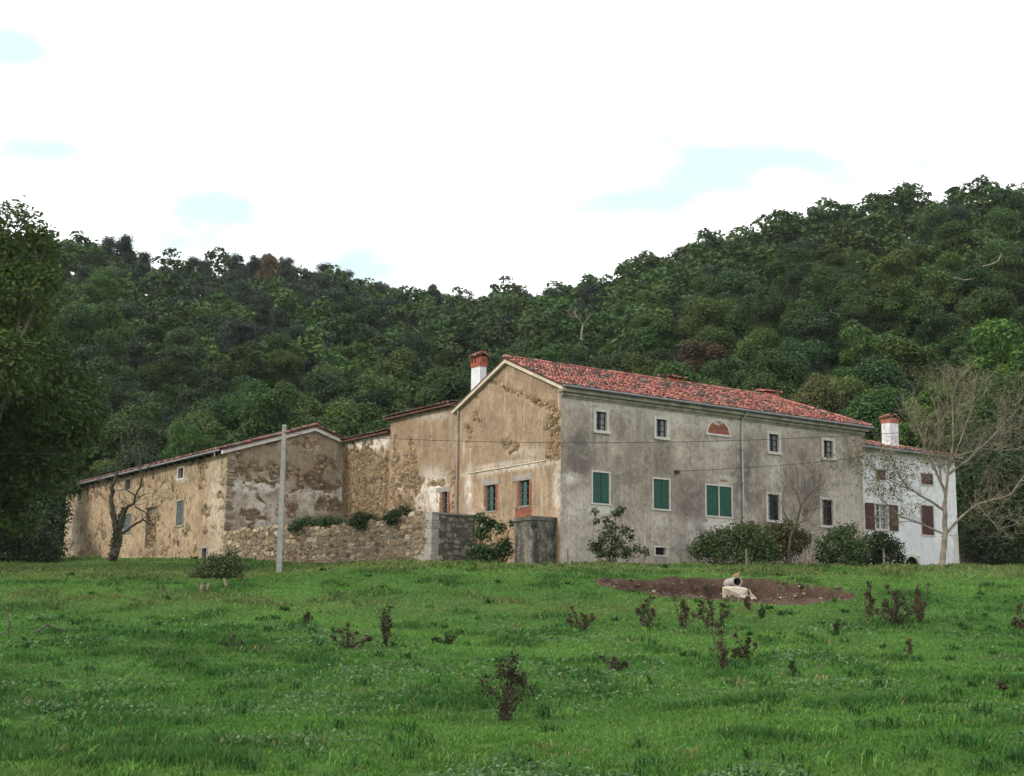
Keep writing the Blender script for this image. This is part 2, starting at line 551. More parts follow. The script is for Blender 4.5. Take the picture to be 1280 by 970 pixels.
m, nt, bs = new_mat('meadow_ground')                 # tint.r = bare soil, tint.g = forest floor
g = G(nt)
r, gg2, b, _ = g.tint()
grass = g.mix(g.ramp(g.noise(0.6, 6, 0.65), 0.35, 0.65), (0.028, 0.075, 0.014), (0.055, 0.125, 0.022))
grass = g.mix(g.math('MULTIPLY', g.ramp(g.noise(6, 4, 0.7), 0.5, 0.75), 0.6), grass, (0.03, 0.04, 0.015))
soil = g.mix(g.ramp(g.noise(1.8, 7, 0.75), 0.35, 0.65), (0.034, 0.020, 0.014), (0.092, 0.060, 0.044))
soil = g.mix(g.math('MULTIPLY', g.ramp(g.noise(9, 3, 0.6), 0.64, 0.69), 0.7), soil, (0.30, 0.25, 0.20))
duff = g.mix(g.noise(0.8, 5, 0.6), (0.018, 0.024, 0.010), (0.05, 0.05, 0.022))
c = g.mix(g.ramp(r, 0.35, 0.65), grass, soil)
c = g.mix(gg2, c, duff)
g.l(c, bs.inputs['Base Color'])
bs.inputs['Roughness'].default_value = 1.0
bs.inputs['Specular IOR Level'].default_value = 0.1
g.bump(g.noise(5, 6, 0.7), 0.8, 0.12, bs)
M['ground'] = m

# ------------------------------------------------------------------ the compound's axes
ANG = math.radians(54.8)
U = Vector((math.sin(ANG), math.cos(ANG), 0))            # along the grey facade, receding right
W = Vector((-math.cos(ANG), math.sin(ANG), 0))           # along the tan gable, receding left
P0 = at(701, 600, 66.0); P0.z = 0


class Frame:
    """A vertical wall plane: s along it, z up, d outwards."""
    def __init__(self, o, sd, n):
        self.o, self.sd, self.n = Vector((o.x, o.y, 0)), sd.normalized(), n.normalized()

    def pt(self, s, z, d=0.0):
        p = self.o + self.sd * s + self.n * d
        return Vector((p.x, p.y, z))

    def sz(self, px, py):
        d = ray(px, py)
        t = self.o.dot(self.n) / d.dot(self.n)
        p = d * t
        return (p - self.o).dot(self.sd), p.z

    def arr(self, s, z, d):
        o, a, n = np.array(self.o), np.array(self.sd), np.array(self.n)
        P = o + np.outer(s, a) + np.outer(d, n)
        P[:, 2] = z
        return P

    def rect(self, x0, y0, x1, y1):
        """A window measured in the photograph -> s0, s1, z0, z1 on the wall."""
        ym, xm = (y0 + y1) / 2, (x0 + x1) / 2
        a, b = self.sz(x0, ym)[0], self.sz(x1, ym)[0]
        lo, hi = self.sz(xm, y1)[1], self.sz(xm, y0)[1]
        return min(a, b), max(a, b), lo, hi


FA = Frame(P0, U, -W)                                     # grey facade
GA = Frame(P0, W, -U)                                     # tan gable and the walls in line with it
LF = FA.sz(1079, 620)[0]                                  # facade length
LG = GA.sz(572, 600)[0]                                   # gable width
LA = GA.sz(487, 580)[0]                                   # end of the annex
LC = GA.sz(428, 600)[0]                                   # end of the low yard wall
BG = Frame(P0 + W * LC, -U, -W)                           # barn gable
LB = BG.sz(283, 600)[0]
BL = Frame(BG.pt(LB, 0), W, -U)                           # barn long wall
LL = BL.sz(80.5, 660)[0]
WH = Frame(P0 + U * LF + W * 0.35, U, -W)                 # white house
LW = WH.sz(1197, 660)[0]
Z_EAVE = FA.sz(702, 483)[1]
Z_APEX = GA.sz(632, 449)[1]
Z_ANX = GA.sz(530, 514)[1]
Z_LOW = GA.sz(455, 547)[1]
Z_BEAVE = BL.sz(281, 563)[1]
S_BAPEX = BG.sz(393, 532)[0]
Z_BAPEX = BG.sz(393, 533)[1]
Z_WEAVE = WH.sz(1120, 564)[1]
print('LF %.1f LG %.1f LA %.1f LC %.1f LB %.1f LL %.1f LW %.1f' % (LF, LG, LA, LC, LB, LL, LW))
print('eave %.2f apex %.2f anx %.2f low %.2f beave %.2f bapex %.2f@%.2f weave %.2f' % (Z_EAVE, Z_APEX, Z_ANX, Z_LOW, Z_BEAVE, Z_BAPEX, S_BAPEX, Z_WEAVE))

# ------------------------------------------------------------------ terrain
PY = [-400, 0, 8, 13, 20, 30, 40, 50, 56, 60, 63, 66, 70, 75, 80, 100, 400]
PZ = [-2.5, -1.6, -1.42, -1.22, -1.02, -0.55, 0.35, 1.58, 2.50, 3.02, 3.28, 3.52, 3.72, 4.05, 4.25, 4.75, 4.75]
SKX = [-400, 0, 80, 155, 200, 330, 430, 480, 560, 580, 620, 740, 800, 900, 1000, 1100, 1250, 1700]
SKY = [280, 285, 292, 306, 322, 326, 342, 360, 372, 372, 360, 352, 330, 296, 270, 246, 230, 200]
SKA = [ray(x, y) for x, y in zip(SKX, SKY)]
SKE = [d.z / d.y for d in SKA]
SKA = [d.x / d.y for d in SKA]
RA = [-0.6, -0.3, -0.15, -0.04, 0.1, 0.25, 0.6]
RD = [255, 270, 300, 330, 285, 250, 235]
SA = [-0.6, -0.36, -0.2, -0.05, 0.1, 0.3, 0.6]
SD = [118, 116, 108, 100, 97, 96, 92]
TREE_H = 8.6


LENS_X = [728, 780, 850, 930, 1000, 1040, 1078]
LENS_T = [724.5, 721.5, 719, 718, 720.5, 726, 737]
LENS_B = [725.5, 737, 745.5, 749, 748.5, 745, 739]
_ly = np.arange(40, 62, .1)
_lp = 800 - F * np.interp(_ly, PY, PZ) / _ly


def lens(X, Y):
    """Upper and lower rim (distance from the viewer) of the eroded hollow at this bearing, and 0..1 how deep."""
    px = 640 + 1800 * X / np.maximum(Y, 1)
    wob = (fbm(X / 1.3, X * 0 + 3, 77, 3) - 0.5)
    t = np.interp(px, LENS_X, LENS_T) + wob * 5; b = np.interp(px, LENS_X, LENS_B) + wob * 2
    m = sstep(726, 745, px) * (1 - sstep(1060, 1080, px)) * np.clip((b - t) / 16, 0, 1)
    return np.interp(t, _lp[::-1], _ly[::-1]), np.interp(b, _lp[::-1], _ly[::-1]), m


def ground_z(X, Y, rough=True):
    X = np.asarray(X, float); Y = np.asarray(Y, float)
    z = np.interp(Y, PY, PZ)
    z = z + (vnoise(X / 22 + 5.3, Y / 17 + 1.7, 3) - 0.5) * 0.5 * sstep(8, 16, Y) * (1 - sstep(54, 64, Y))
    # low bank under the barn
    left = 1 - sstep(-12, -5, X)
    z = z - 0.55 * left * sstep(50, 57, Y) * (1 - sstep(66, 80, Y)) - 0.10 * sstep(56, 62, Y) * (1 - sstep(72, 80, Y))
    if rough:
        k = (1 - sstep(70, 90, Y))
        z = z + (fbm(X / 2.3, Y / 2.3, 11, 3) - 0.5) * 0.24 * k + (fbm(X / 0.55, Y / 0.55, 29, 2) - 0.5) * 0.10 * k
    # hollow with a steep back bank
    yt, yb, pm = lens(X, Y)
    floor = np.interp(yb, PY, PZ) - 0.12
    inside = sstep(-.7, .5, Y - yb) * (1 - sstep(-.5, .03, Y - yt))
    rubb = (fbm(X / .9, Y / .9, 5, 5) - .4) * .9 * sstep(.2, 1.5, Y - yb)
    z = z + (np.minimum(z, floor + rubb) - z) * pm * inside
    # wooded hill
    a = X / np.maximum(Y, 1)
    ys, rd = np.interp(a, SA, SD), np.interp(a, RA, RD)
    zr = np.interp(a, SKA, SKE) * rd - TREE_H
    t = np.clip((Y - ys) / (rd - ys), 0, 1)
    hz = z + (zr - z) * (0.86 * t + 0.14 * t * t * (3 - 2 * t)) - np.maximum(Y - rd, 0) * 0.22
    hz = np.where(Y > ys, hz + (fbm(X / 30, Y / 30, 8, 3) - .5) * 7 * np.clip((Y - ys) / 40, 0, 1) * np.clip((rd + 10 - Y) / 60, 0.25, 1), z)
    return np.maximum(hz, -20)


def gz(x, y):
    return float(ground_z(np.array([x]), np.array([y]))[0])


def axis(parts):
    out = []
    for a, b, st in parts:
        out += list(np.arange(a, b, st))
    return np.array(out + [parts[-1][1]])


gx = axis([(-900, -200, 50), (-200, -60, 8), (-60, -26, 2), (-26, 2.5, .5), (2.5, 15, .22), (15, 30, .5), (30, 60, 2), (60, 200, 8), (200, 900, 50)])
gy = axis([(-400, -40, 40), (-40, 6, 4), (6, 48, .45), (48, 58, .2), (58, 76, .5), (76, 100, 2), (100, 360, 5), (360, 1600, 60)])
GXX, GYY = np.meshgrid(gx, gy)
Xf, Yf = GXX.ravel(), GYY.ravel()
Zf = ground_z(Xf, Yf)
nx, ny = len(gx), len(gy)
ii = (np.arange(ny - 1)[:, None] * nx + np.arange(nx - 1)[None, :]).ravel()
Fq = np.stack([ii, ii + 1, ii + nx + 1, ii + nx], 1)


def soil_amount(X, Y):
    yt, yb, m = lens(X, Y)
    nz = fbm(X / .8, Y / .8, 61, 3) - .5
    return np.clip(m * 1.6, 0, 1) * sstep(-.5, .5, Y - yb + nz * 1.6) * (1 - sstep(-.05, .22, Y - yt + nz * .35))


tint = np.zeros((len(Xf), 4)); tint[:, 3] = 1
tint[:, 0] = soil_amount(Xf, Yf)
af = Xf / np.maximum(Yf, 1)
tint[:, 1] = sstep(-4, 4, Yf - np.interp(af, SA, SD))
ground = link('ground', mesh_of('ground', np.stack([Xf, Yf, Zf], 1), Fq, M['ground'], tint, True))
ground['kind'] = 'structure'
ground['label'] = 'green meadow rising to the farmhouse and the wooded hill'

# ------------------------------------------------------------------ walls
def blob_field(px, py, blobs):
    f = np.zeros(len(px))
    for b in blobs:
        x, y, rx, ry = b[:4]
        w = b[4] if len(b) > 4 else 1.0
        an = math.radians(b[5]) if len(b) > 5 else 0.0
        dx, dy = px - x, py - y
        ex, ey = dx * math.cos(an) + dy * math.sin(an), -dx * math.sin(an) + dy * math.cos(an)
        f = np.maximum(f, w * np.clip(1.35 - np.sqrt((ex / rx) ** 2 + (ey / ry) ** 2) * 0.85, 0, 1))
    return f


def box_blob(x0, y0, x1, y1, w=1.0):
    return ((x0 + x1) / 2, (y0 + y1) / 2, (x1 - x0) / 2 * 1.1, (y1 - y0) / 2 * 1.1, w)


def wear_at(fr, s, z, spec, seed):
    P = fr.arr(s, z, np.zeros(len(s)))
    px, py = proj(P)
    wx, wz = s + 1.2 * (fbm(s * .9, z * .9, seed + 71, 3) - .5), z + 1.2 * (fbm(s * .9 + 7, z * .9, seed + 73, 3) - .5)
    n1 = fbm(wx * 2.0, wz * 2.2, seed, 5)
    n2 = fbm(s * 0.7 + 9, z * 0.9 + 4, seed + 3, 5)
    ex = np.clip(blob_field(px, py, spec.get('bare', [])) + (n1 - 0.54) * 2.6 * spec.get('rag', 1.0), 0, 1)
    ex = np.where(blob_field(px, py, spec.get('bare', [])) > 0.02, ex, np.clip((n1 - 0.66) * 5 * spec.get('loose', 0.0), 0, 1))
    wh = np.clip(blob_field(px, py, spec.get('white', [])) * (0.4 + n2 * 1.1), 0, 1)
    dk = np.clip(blob_field(px, py, spec.get('damp', [])) * (0.3 + n2 * 1.3) * spec.get('dampk', 1.0), 0, 1)
    return ex, wh, dk


def wall(fr, s0, s1, zb, top, openings, mat, parent, spec, seed, cell=0.075, reveal=0.22, name='wall'):
    """Plaster skin with real openings; bare patches are recessed."""
    def lines(a, b, cuts):
        c = sorted(set([a, b] + [x for x in cuts if a < x < b]))
        out = []
        for p, q in zip(c[:-1], c[1:]):
            k = max(1, int(round((q - p) / cell)))
            out += [p + (q - p) * i / k for i in range(k)]
        return np.array(out + [b])
    zt = max(top(s) for s in np.linspace(s0, s1, 40))
    ss = lines(s0, s1, [x for o in openings for x in o[:2]])
    zz = lines(zb, zt, [x for o in openings for x in o[2:4]])
    S, Z = np.meshgrid(ss, zz)
    S, Z = S.ravel(), Z.ravel()
    T = np.array([top(s) for s in ss])[None, :].repeat(len(zz), 0).ravel()
    over = Z > T + 1e-6
    Zc = np.minimum(Z, T)
    ex, wh, dk = wear_at(fr, S, Zc, spec, seed)
    edge = np.minimum(np.minimum(S - s0, s1 - S), T - Zc)
    for o in openings:
        din = np.maximum(np.maximum(o[0] - S, S - o[1]), np.maximum(o[2] - Zc, Zc - o[3]))
        edge = np.minimum(edge, np.abs(din) + 0.0)
    fade = sstep(0.0, 0.25, edge)
    D = -(0.04 * sstep(0.42, 0.58, ex)) * fade + (fbm(S * 0.8, Zc * 0.8, seed + 40, 3) - .5) * 0.05 * fade
    V = fr.arr(S, Zc, D)
    n = len(ss)
    ii = (np.arange(len(zz) - 1)[:, None] * n + np.arange(n - 1)[None, :]).ravel()
    Q = np.stack([ii, ii + 1, ii + n + 1, ii + n], 1)
    cs, cz = S[Q].mean(1), Z[Q].mean(1)
    keep = ~(over[Q[:, 0]] & over[Q[:, 1]])
    for o in openings:
        keep &= ~((cs > o[0]) & (cs < o[1]) & (cz > o[2]) & (cz < o[3]))
    Q = Q[keep]
    # reveals
    ev, ef, et = [], [], []
    for o in openings:
        a, b, c, d = o[:4]
        for p, q in (((a, c), (b, c)), ((b, c), (b, d)), ((b, d), (a, d)), ((a, d), (a, c))):
            k = len(V) + len(ev)
            ev += [fr.pt(p[0], p[1], 0), fr.pt(q[0], q[1], 0), fr.pt(q[0], q[1], -reveal), fr.pt(p[0], p[1], -reveal)]
            ef.append([k, k + 1, k + 2, k + 3])
    tint = np.stack([ex, wh, dk, np.ones(len(S))], 1)
    if ev:
        V = np.vstack([V, np.array([tuple(v) for v in ev])])
        Q = np.vstack([Q, np.array(ef)])
        tint = np.vstack([tint, np.tile([0, 0.1, 0.2, 1], (len(ev), 1))])
    o = build(name, V, Q, mat, parent, tint, True)
    return o


STONE_COL = [(0.30, 0.22, 0.14), (0.36, 0.27, 0.17), (0.22, 0.165, 0.11), (0.42, 0.33, 0.22), (0.28, 0.23, 0.175), (0.17, 0.125, 0.085), (0.47, 0.40, 0.30)]
MOSS_COL = [(0.16, 0.15, 0.125), (0.11, 0.105, 0.085), (0.21, 0.195, 0.16), (0.085, 0.08, 0.065), (0.26, 0.24, 0.20)]


def stone_geom(rng, w, h, d):
    """Irregular block centred at the origin in (s, z), d = how far it stands out."""
    n = rng.choice((6, 7, 8))
    a0 = rng.random() * 6.28
    base, front = [], []
    for i in range(n):
        a = a0 + 2 * math.pi * i / n + rng.uniform(-.12, .12)
        cx, cz = math.cos(a), math.sin(a)
        k = 1 / max(abs(cx), abs(cz)) ** 0.85 * rng.uniform(.92, 1.08)
        base.append((cx * k * w / 2, cz * k * h / 2, -0.06))
        q = rng.uniform(.80, .93)
        front.append((cx * k * w / 2 * q, cz * k * h / 2 * q, d * rng.uniform(.75, 1.15)))
    vs = base + front
    fs = [[i, (i + 1) % n, n + (i + 1) % n, n + i] for i in range(n)] + [[n + i for i in range(n)]]
    return vs, fs


def stone_layout(rng, s0, s1, z0f, z1f, rows=(.10, .21), wide=(.14, .40)):
    """Uneven courses of rubble."""
    out = []
    zmin = min(z0f(s) for s in (s0, (s0 + s1) / 2, s1))
    zmax = max(z1f(s) for s in (s0, (s0 + s1) / 2, s1))
    z = zmin
    while z < zmax:
        h = rng.uniform(*rows)
        s = s0 - rng.random() * .2
        while s < s1:
            w = rng.uniform(*wide) * (0.7 + h * 1.6)
            cs, cz = s + w / 2, z + h / 2 + rng.uniform(-.075, .075)
            if s0 + .05 < cs < s1 - .05 and z0f(cs) < cz < z1f(cs) - .04:
                out.append((cs, cz, w * rng.uniform(.80, 1.10), h * rng.uniform(.75, 1.35)))
            s += w
        z += h
    return out


def rubble(fr, s0, s1, zb, top, spec, seed, parent, cols=STONE_COL, thr=0.56, openings=(), name='rubble_stones', dd=(.0, .035)):
    """Real stones in the places where the plaster has fallen."""
    rng = random.Random(seed)
    lay = stone_layout(rng, s0, s1, lambda s: zb, top)
    S = np.array([l[0] for l in lay]); Z = np.array([l[1] for l in lay])
    ex, _, _ = wear_at(fr, S, Z, spec, seed)
    mb = MB()
    for (s, z, w, h), e in zip(lay, ex):
        if e < thr or any(o[0] - .12 < s < o[1] + .12 and o[2] - .1 < z < o[3] + .1 for o in openings):
            continue
        vs, fs = stone_geom(rng, w * 1.02, h * 1.02, rng.uniform(*dd))
        c = rng.choice(cols); k = rng.uniform(.75, 1.12)
        mb.add([fr.pt(s + v[0], z + v[1], v[2] - .03) for v in vs], fs, (c[0] * k, c[1] * k, c[2] * k, 1))
    if mb.v:
        o = mb.build(name, M['stone'], parent)
        o['kind'] = 'stuff'
        return o


# ------------------------------------------------------------------ tiled roofs
TILE_COL = [(0.40, 0.142, 0.112), (0.43, 0.175, 0.142), (0.33, 0.108, 0.082), (0.48, 0.23, 0.185), (0.38, 0.165, 0.135),
            (0.075, 0.050, 0.042), (0.11, 0.090, 0.074), (0.22, 0.080, 0.063), (0.19, 0.170, 0.14)]
TILE_W = [7, 6, 6, 1.2, 4, 4.5, 3.0, 5, .6]
TILE_OLD = [1, 1, 2, .6, 1, 8, 7, 3, 5]


def tiled_slope(e0, e1, up, parent, seed, clip=None, pitch=0.205, row=0.33, name='roof_tiles', weights=TILE_W, dim=1.0):
    """Half-round clay tiles over a dark sheet. e0->e1 the eave, up = vector from eave to ridge."""
    rng = random.Random(seed)
    e0, e1, up = Vector(e0), Vector(e1), Vector(up)
    ax = (e1 - e0); L = ax.length; ax = ax / L
    ul = up.length; ud = up / ul
    nrm = ax.cross(ud)
    if nrm.z < 0:
        nrm = -nrm
    mb = MB()
    nc, nr = int(L / pitch), int(ul / row) + 1
    n = 4
    for i in range(nc):
        x = (i + .5) * L / nc
        jit = rng.uniform(-.05, .05)
        for j in range(nr):
            y0 = j * row - (0.06 if j == 0 else 0.0) + jit * (j > 0) + rng.uniform(-.025, .025)
            y1 = min(j * row + row * 1.25, ul)
            if clip and not clip(x, (j + .5) * row):
                continue
            wq = weights if fbm(np.array([x * .8]), np.array([j * .37]), seed, 2)[0] < .60 else TILE_OLD
            c = rng.choices(TILE_COL, wq)[0]
            k = rng.uniform(.82, 1.1) * dim
            c = (c[0] * k, c[1] * k, c[2] * k, 1)
            xo = x + rng.uniform(-.018, .018)
            tw = rng.uniform(-.03, .03)
            vs = []
            for (yy, rr, lift) in ((y0, .094, .062 + rng.uniform(0, .035)), (y1, .070, .010)):
                for q in range(n + 1):
                    a = math.pi * q / n
                    vs.append(e0 + ax * (xo + tw * (yy - y0) + math.cos(a) * rr) + ud * yy + nrm * (math.sin(a) * rr * .85 + lift))
            fs = [[q, q + 1, n + 2 + q, n + 1 + q] for q in range(n)]
            fs.append(list(range(n + 1)))
            mb.add(vs, fs, c)
            # channel tile beside it, the shade of its hollow put into its colour
            if rng.random() < .9:
                c2 = rng.choices(TILE_COL, weights)[0]
                xm = x + L / nc / 2
                if xm < L:
                    v2 = []
                    for yy in (y0 + .05, y1):
                        for q, (dx, dz) in enumerate(((-.09, .045), (0, .012), (.09, .045))):
                            v2.append(e0 + ax * (xm + dx) + ud * yy + nrm * (dz + (.015 if yy < y1 else 0)))
                    mb.add(v2, [[0, 1, 4, 3], [1, 2, 5, 4]], (c2[0] * .7, c2[1] * .7, c2[2] * .7, 1))
    o = mb.build(name, M['tile'], parent)
    o['kind'] = 'stuff'
    return o


def ridge_tiles(p, q, parent, seed, r=.13, name='ridge_tiles'):
    rng = random.Random(seed)
    p, q = Vector(p), Vector(q)
    L = (q - p).length; ax = (q - p) / L
    side = ax.cross(Vector((0, 0, 1))).normalized(); upv = side.cross(ax)
    mb = MB()
    k = int(L / .36)
    for i in range(k):
        a0, a1 = i * L / k - .03, (i + 1) * L / k + .03
        c = rng.choices(TILE_COL, TILE_W)[0]
        vs = []
        for (y, rr) in ((a0, r), (a1, r * .86)):
            for t in range(6):
                an = math.pi * t / 5
                vs.append(p + ax * y + side * (math.cos(an) * rr) + upv * (math.sin(an) * rr + rng.uniform(0, .012)))
        mb.add(vs, [[t, t + 1, 7 + t, 6 + t] for t in range(5)] + [list(range(6))], c + (1,))
    o = mb.build(name, M['tile'], parent)
    o['kind'] = 'stuff'
    return o


def sheet(name, quad, thick, mat, parent):
    """A slab from four world corners, thickened downwards."""
    q = [Vector(v) for v in quad]
    mb = MB()
    lo = [v - Vector((0, 0, thick)) for v in q]
    k = len(q)
    mb.add(lo + q, [list(range(k))[::-1], [k + i for i in range(k)]] + [[i, (i + 1) % k, k + (i + 1) % k, k + i] for i in range(k)])
    return mb.build(name, mat, parent)


# ------------------------------------------------------------------ windows
def surround(mb, fr, o, w, proud=.03, sill=.05, wt=None):
    a, b, c, d = o
    wt = wt or w
    e = .004
    mb.fbox(fr, a - w, a + .012, c + e, d - e, -.2, proud)
    mb.fbox(fr, b - .012, b + w, c + e, d - e, -.2, proud)
    mb.fbox(fr, a - w - .015, b + w + .015, d - .012, d + wt, -.2, proud + .006)
    mb.fbox(fr, a - w - .03, b + w + .03, c - wt, c + .012, -.2, proud + sill)


def casement(fr, o, parent, label, wmat, depth=-.13, bars=2, leaves=2, trim=None, trim_w=.11, glass='glass', one_dark=False):
    """Stone surround, wooden frame with glazing bars, panes behind."""
    a, b, c, d = o
    mb = MB()
    if trim:
        surround(mb, fr, o, trim_w)
        root = mb.build('window', M[trim], parent)
    else:
        mb.fbox(fr, a - .01, b + .01, c - .05, c + .006, -.2, .035)
        root = mb.build('window', M['grey_trim'], parent)
    if label:
        root['label'] = label
    fm = MB()
    t = .055
    z0, z1, s0, s1 = c + .004, d - .004, a + .004, b - .004
    fm.fbox(fr, s0, s0 + t, z0, z1, depth - .05, depth)
    fm.fbox(fr, s1 - t, s1, z0, z1, depth - .05, depth)
    fm.fbox(fr, s0 + t, s1 - t, z0, z0 + t, depth - .05, depth - .002)
    fm.fbox(fr, s0 + t, s1 - t, z1 - t, z1, depth - .05, depth - .002)
    w = (s1 - s0 - 2 * t) / leaves
    for k in range(1, leaves):
        x = s0 + t + w * k
        fm.fbox(fr, x - .045, x + .045, z0 + t, z1 - t, depth - .045, depth + .006)
    for k in range(1, bars + 1):
        z = z0 + (z1 - z0) * k / (bars + 1)
        fm.fbox(fr, s0 + t, s1 - t, z - .018, z + .018, depth - .04, depth - .006)
    fm.build('frame', M[wmat], root)
    for k in range(leaves):
        x0, x1 = s0 + t + w * k, s0 + t + w * (k + 1)
        pm_ = MB()
        tilt = .02 * (1 if k % 2 else -1)
        p = [fr.pt(x0, z0, depth - .055 - tilt), fr.pt(x1, z0, depth - .055 + tilt), fr.pt(x1, z1, depth - .05 + tilt), fr.pt(x0, z1, depth - .05 - tilt)]
        pm_.add(p, [[0, 1, 2, 3]])
        pm_.build('pane', M['black'] if (one_dark and k == leaves - 1) else M[glass], root)
    return root


def shuttered(fr, o, parent, label, mat, leaves=2, trim='trim', trim_w=.07, cross=False):
    a, b, c, d = o
    mb = MB()
    surround(mb, fr, o, trim_w, .03, .02)
    root = mb.build('window', M[trim], parent)
    if label:
        root['label'] = label
    w = (b - a - .02) / leaves
    for k in range(leaves):
        sm = MB()
        x0, x1 = a + .01 + w * k + .012, a + .01 + w * (k + 1) - .012
        npl = max(2, int(round((x1 - x0) / .13)))
        pw = (x1 - x0) / npl
        for i in range(npl):
            sm.fbox(fr, x0 + pw * i + .009, x0 + pw * (i + 1) - .009, c + .02, d - .02, -.05, -.012 + .004 * (i % 2))
        sh = sm.build('shutter', M[mat], root)
        for z in (c + .18, d - .18):
            hm = MB()
            hm.fbox(fr, x0 + .02, x1 - .02, z - .03, z + .03, -.010, .004)
            hm.build('batten', M[mat], sh)
    return root


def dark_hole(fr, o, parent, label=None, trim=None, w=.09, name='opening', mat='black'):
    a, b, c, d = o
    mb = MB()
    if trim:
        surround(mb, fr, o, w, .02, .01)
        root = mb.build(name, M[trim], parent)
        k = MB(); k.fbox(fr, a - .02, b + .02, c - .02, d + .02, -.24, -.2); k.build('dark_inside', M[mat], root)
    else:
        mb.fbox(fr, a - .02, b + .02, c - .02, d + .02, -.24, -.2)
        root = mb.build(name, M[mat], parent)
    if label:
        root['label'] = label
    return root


def bricks(fr, s0, s1, z0, z1, parent, seed, d=.012, name='brickwork', bw=.23, bh=.065, keep=None):
    rng = random.Random(seed)
    mb = MB()
    z, r = z0, 0
    while z < z1 - .02:
        s = s0 - (bw / 2 if r % 2 else 0)
        while s < s1 - .01:
            a, b = max(s, s0) + .006, min(s + bw, s1) - .006
            if b - a > .03 and (keep is None or keep((a + b) / 2, z + bh / 2)):
                k = rng.uniform(.7, 1.25)
                mb.fbox(fr, a, b, z + .006, min(z + bh, z1) - .004, -.1, d + rng.uniform(-.008, .008), (.27 * k, .098 * k, .058 * k, 1))
            s += bw
        z += bh; r += 1
    o = mb.build(name, M['brick'], parent)
    o['kind'] = 'stuff'
    return o


def quad_wall(name, pts, mat, parent):
    V = np.array([tuple(p) for p in pts])
    t = np.tile([0, 0, .2, 1.0], (len(V), 1))
    return build(name, V, [list(range(len(V)))], mat, parent, t)


def rake(mb, fr, sa, za, sb, zb, th, d0, d1):
    p = fr.pt
    mb.hexa([p(sa, za - th, d0), p(sb, zb - th, d0), p(sb, zb - th, d1), p(sa, za - th, d1),
             p(sa, za, d0), p(sb, zb, d0), p(sb, zb, d1), p(sa, za, d1)])


def base_z(p):
    return gz(p.x, p.y)


# ================================================================== main farmhouse
house = thing('farmhouse', Vector((P0.x, P0.y, base_z(P0))), 'large two-storey farmhouse with stained grey front, tan gable end and red tile roof', 'farmhouse')
OV = .36
MS = (Z_APEX - Z_EAVE) / (LG / 2 + OV)
ZB = 2.6
fa_spec = {'white': [box_blob(703, 592, 722, 604, .9), box_blob(703, 610, 735, 650, .45), box_blob(740, 632, 763, 642, 1.2), box_blob(816, 640, 838, 662, .6),
                     box_blob(882, 648, 915, 664, 1.2), box_blob(700, 660, 735, 700, .35), box_blob(690, 482, 900, 510, .8), box_blob(850, 500, 1090, 535, .8), box_blob(850, 650, 880, 690, .4),
                     box_blob(955, 570, 980, 612, .5), box_blob(1040, 590, 1078, 660, .45), box_blob(885, 548, 912, 560, .5), (905, 600, 14, 5, .6)],
           'damp': [box_blob(706, 540, 740, 600, .7), box_blob(740, 543, 762, 552, .9), box_blob(818, 553, 838, 590, .8), box_blob(765, 530, 815, 640, .55), box_blob(840, 600, 880, 660, .8),
                    box_blob(845, 650, 900, 690, .7), box_blob(915, 560, 955, 640, .8), box_blob(980, 560, 1025, 650, .6), box_blob(710, 480, 1075, 486, .6), box_blob(930, 520, 960, 700, .4), box_blob(1050, 540, 1078, 600, .4)],
           'bare': [(902, 602, 15, 3.2, .7), (708, 664, 8, 2, .35)], 'rag': .45, 'dampk': 1.7}
op_up = [FA.rect(744.5, 514.5, 758.5, 538.5), FA.rect(820, 524, 833.5, 546.5), FA.rect(961, 542.5, 973.5, 565), FA.rect(1029, 550.5, 1041.5, 572.5)]
op_sh = [FA.rect(740.5, 590.5, 761.5, 629.5), FA.rect(816.5, 599, 836.5, 636.5), FA.rect(882.5, 607.5, 914.5, 645.5)]
op_lo = [FA.rect(959.5, 618, 974.5, 650.5), FA.rect(1027, 624.5, 1041.5, 657)]
op_base = [FA.rect(742, 678, 755, 690), FA.rect(819, 684, 833, 694)]
sl0, sl1, zl0, zl1 = FA.rect(884.5, 526.5, 911, 542.5)
wall(FA, 0, LF, ZB, lambda s: Z_EAVE - .05, op_up + op_sh + op_lo + op_base, M['facade'], house, fa_spec, 5, name='front_wall')
for i, o in enumerate(op_up):
    casement(FA, o, house, None, 'darkwood', -.10, 2, 2, 'trim', .13)
for i, o in enumerate(op_sh):
    shuttered(FA, o, house, ['closed green two-leaf shutters nearest the tan gable', 'closed green two-leaf shutters in the middle column', 'widest green shutters below the brick half-moon'][i], 'green')
for i, o in enumerate(op_lo):
    casement(FA, o, house, None, 'darkwood', -.10, 3, 2, 'trim', .12, one_dark=True)
o3 = op_sh[2]
mb = MB(); sm_ = (o3[0] + o3[1]) / 2; mb.fbox(FA, sm_ - .03, sm_ + .03, o3[2] + .01, o3[3] - .01, -.06, .02); mb.build('shutter_post', M['trim'], house)
dark_hole(FA, op_base[0], house, None, 'grey_trim', .06, 'cellar_window')
dark_hole(FA, op_base[1], house, None, 'trim', .07, 'cellar_window')
# panel of pale stone under the cellar window
mb = MB(); a, b, c_, d_ = op_base[1]; mb.fbox(FA, a - .02, b + .02, ZB + .3, c_ - .09, -.1, .012); mb.build('cellar_sill_panel', M['grey_trim'], house)
# pale infill panels under two shutters
for o in (op_sh[0], op_sh[2]):
    mb = MB(); mb.fbox(FA, o[0] - .02, o[1] + .03, o[2] - .42 - .1 * (o is op_sh[2]), o[2] - .09, -.1, .010); mb.build('patch_panel', M['trim'], house)
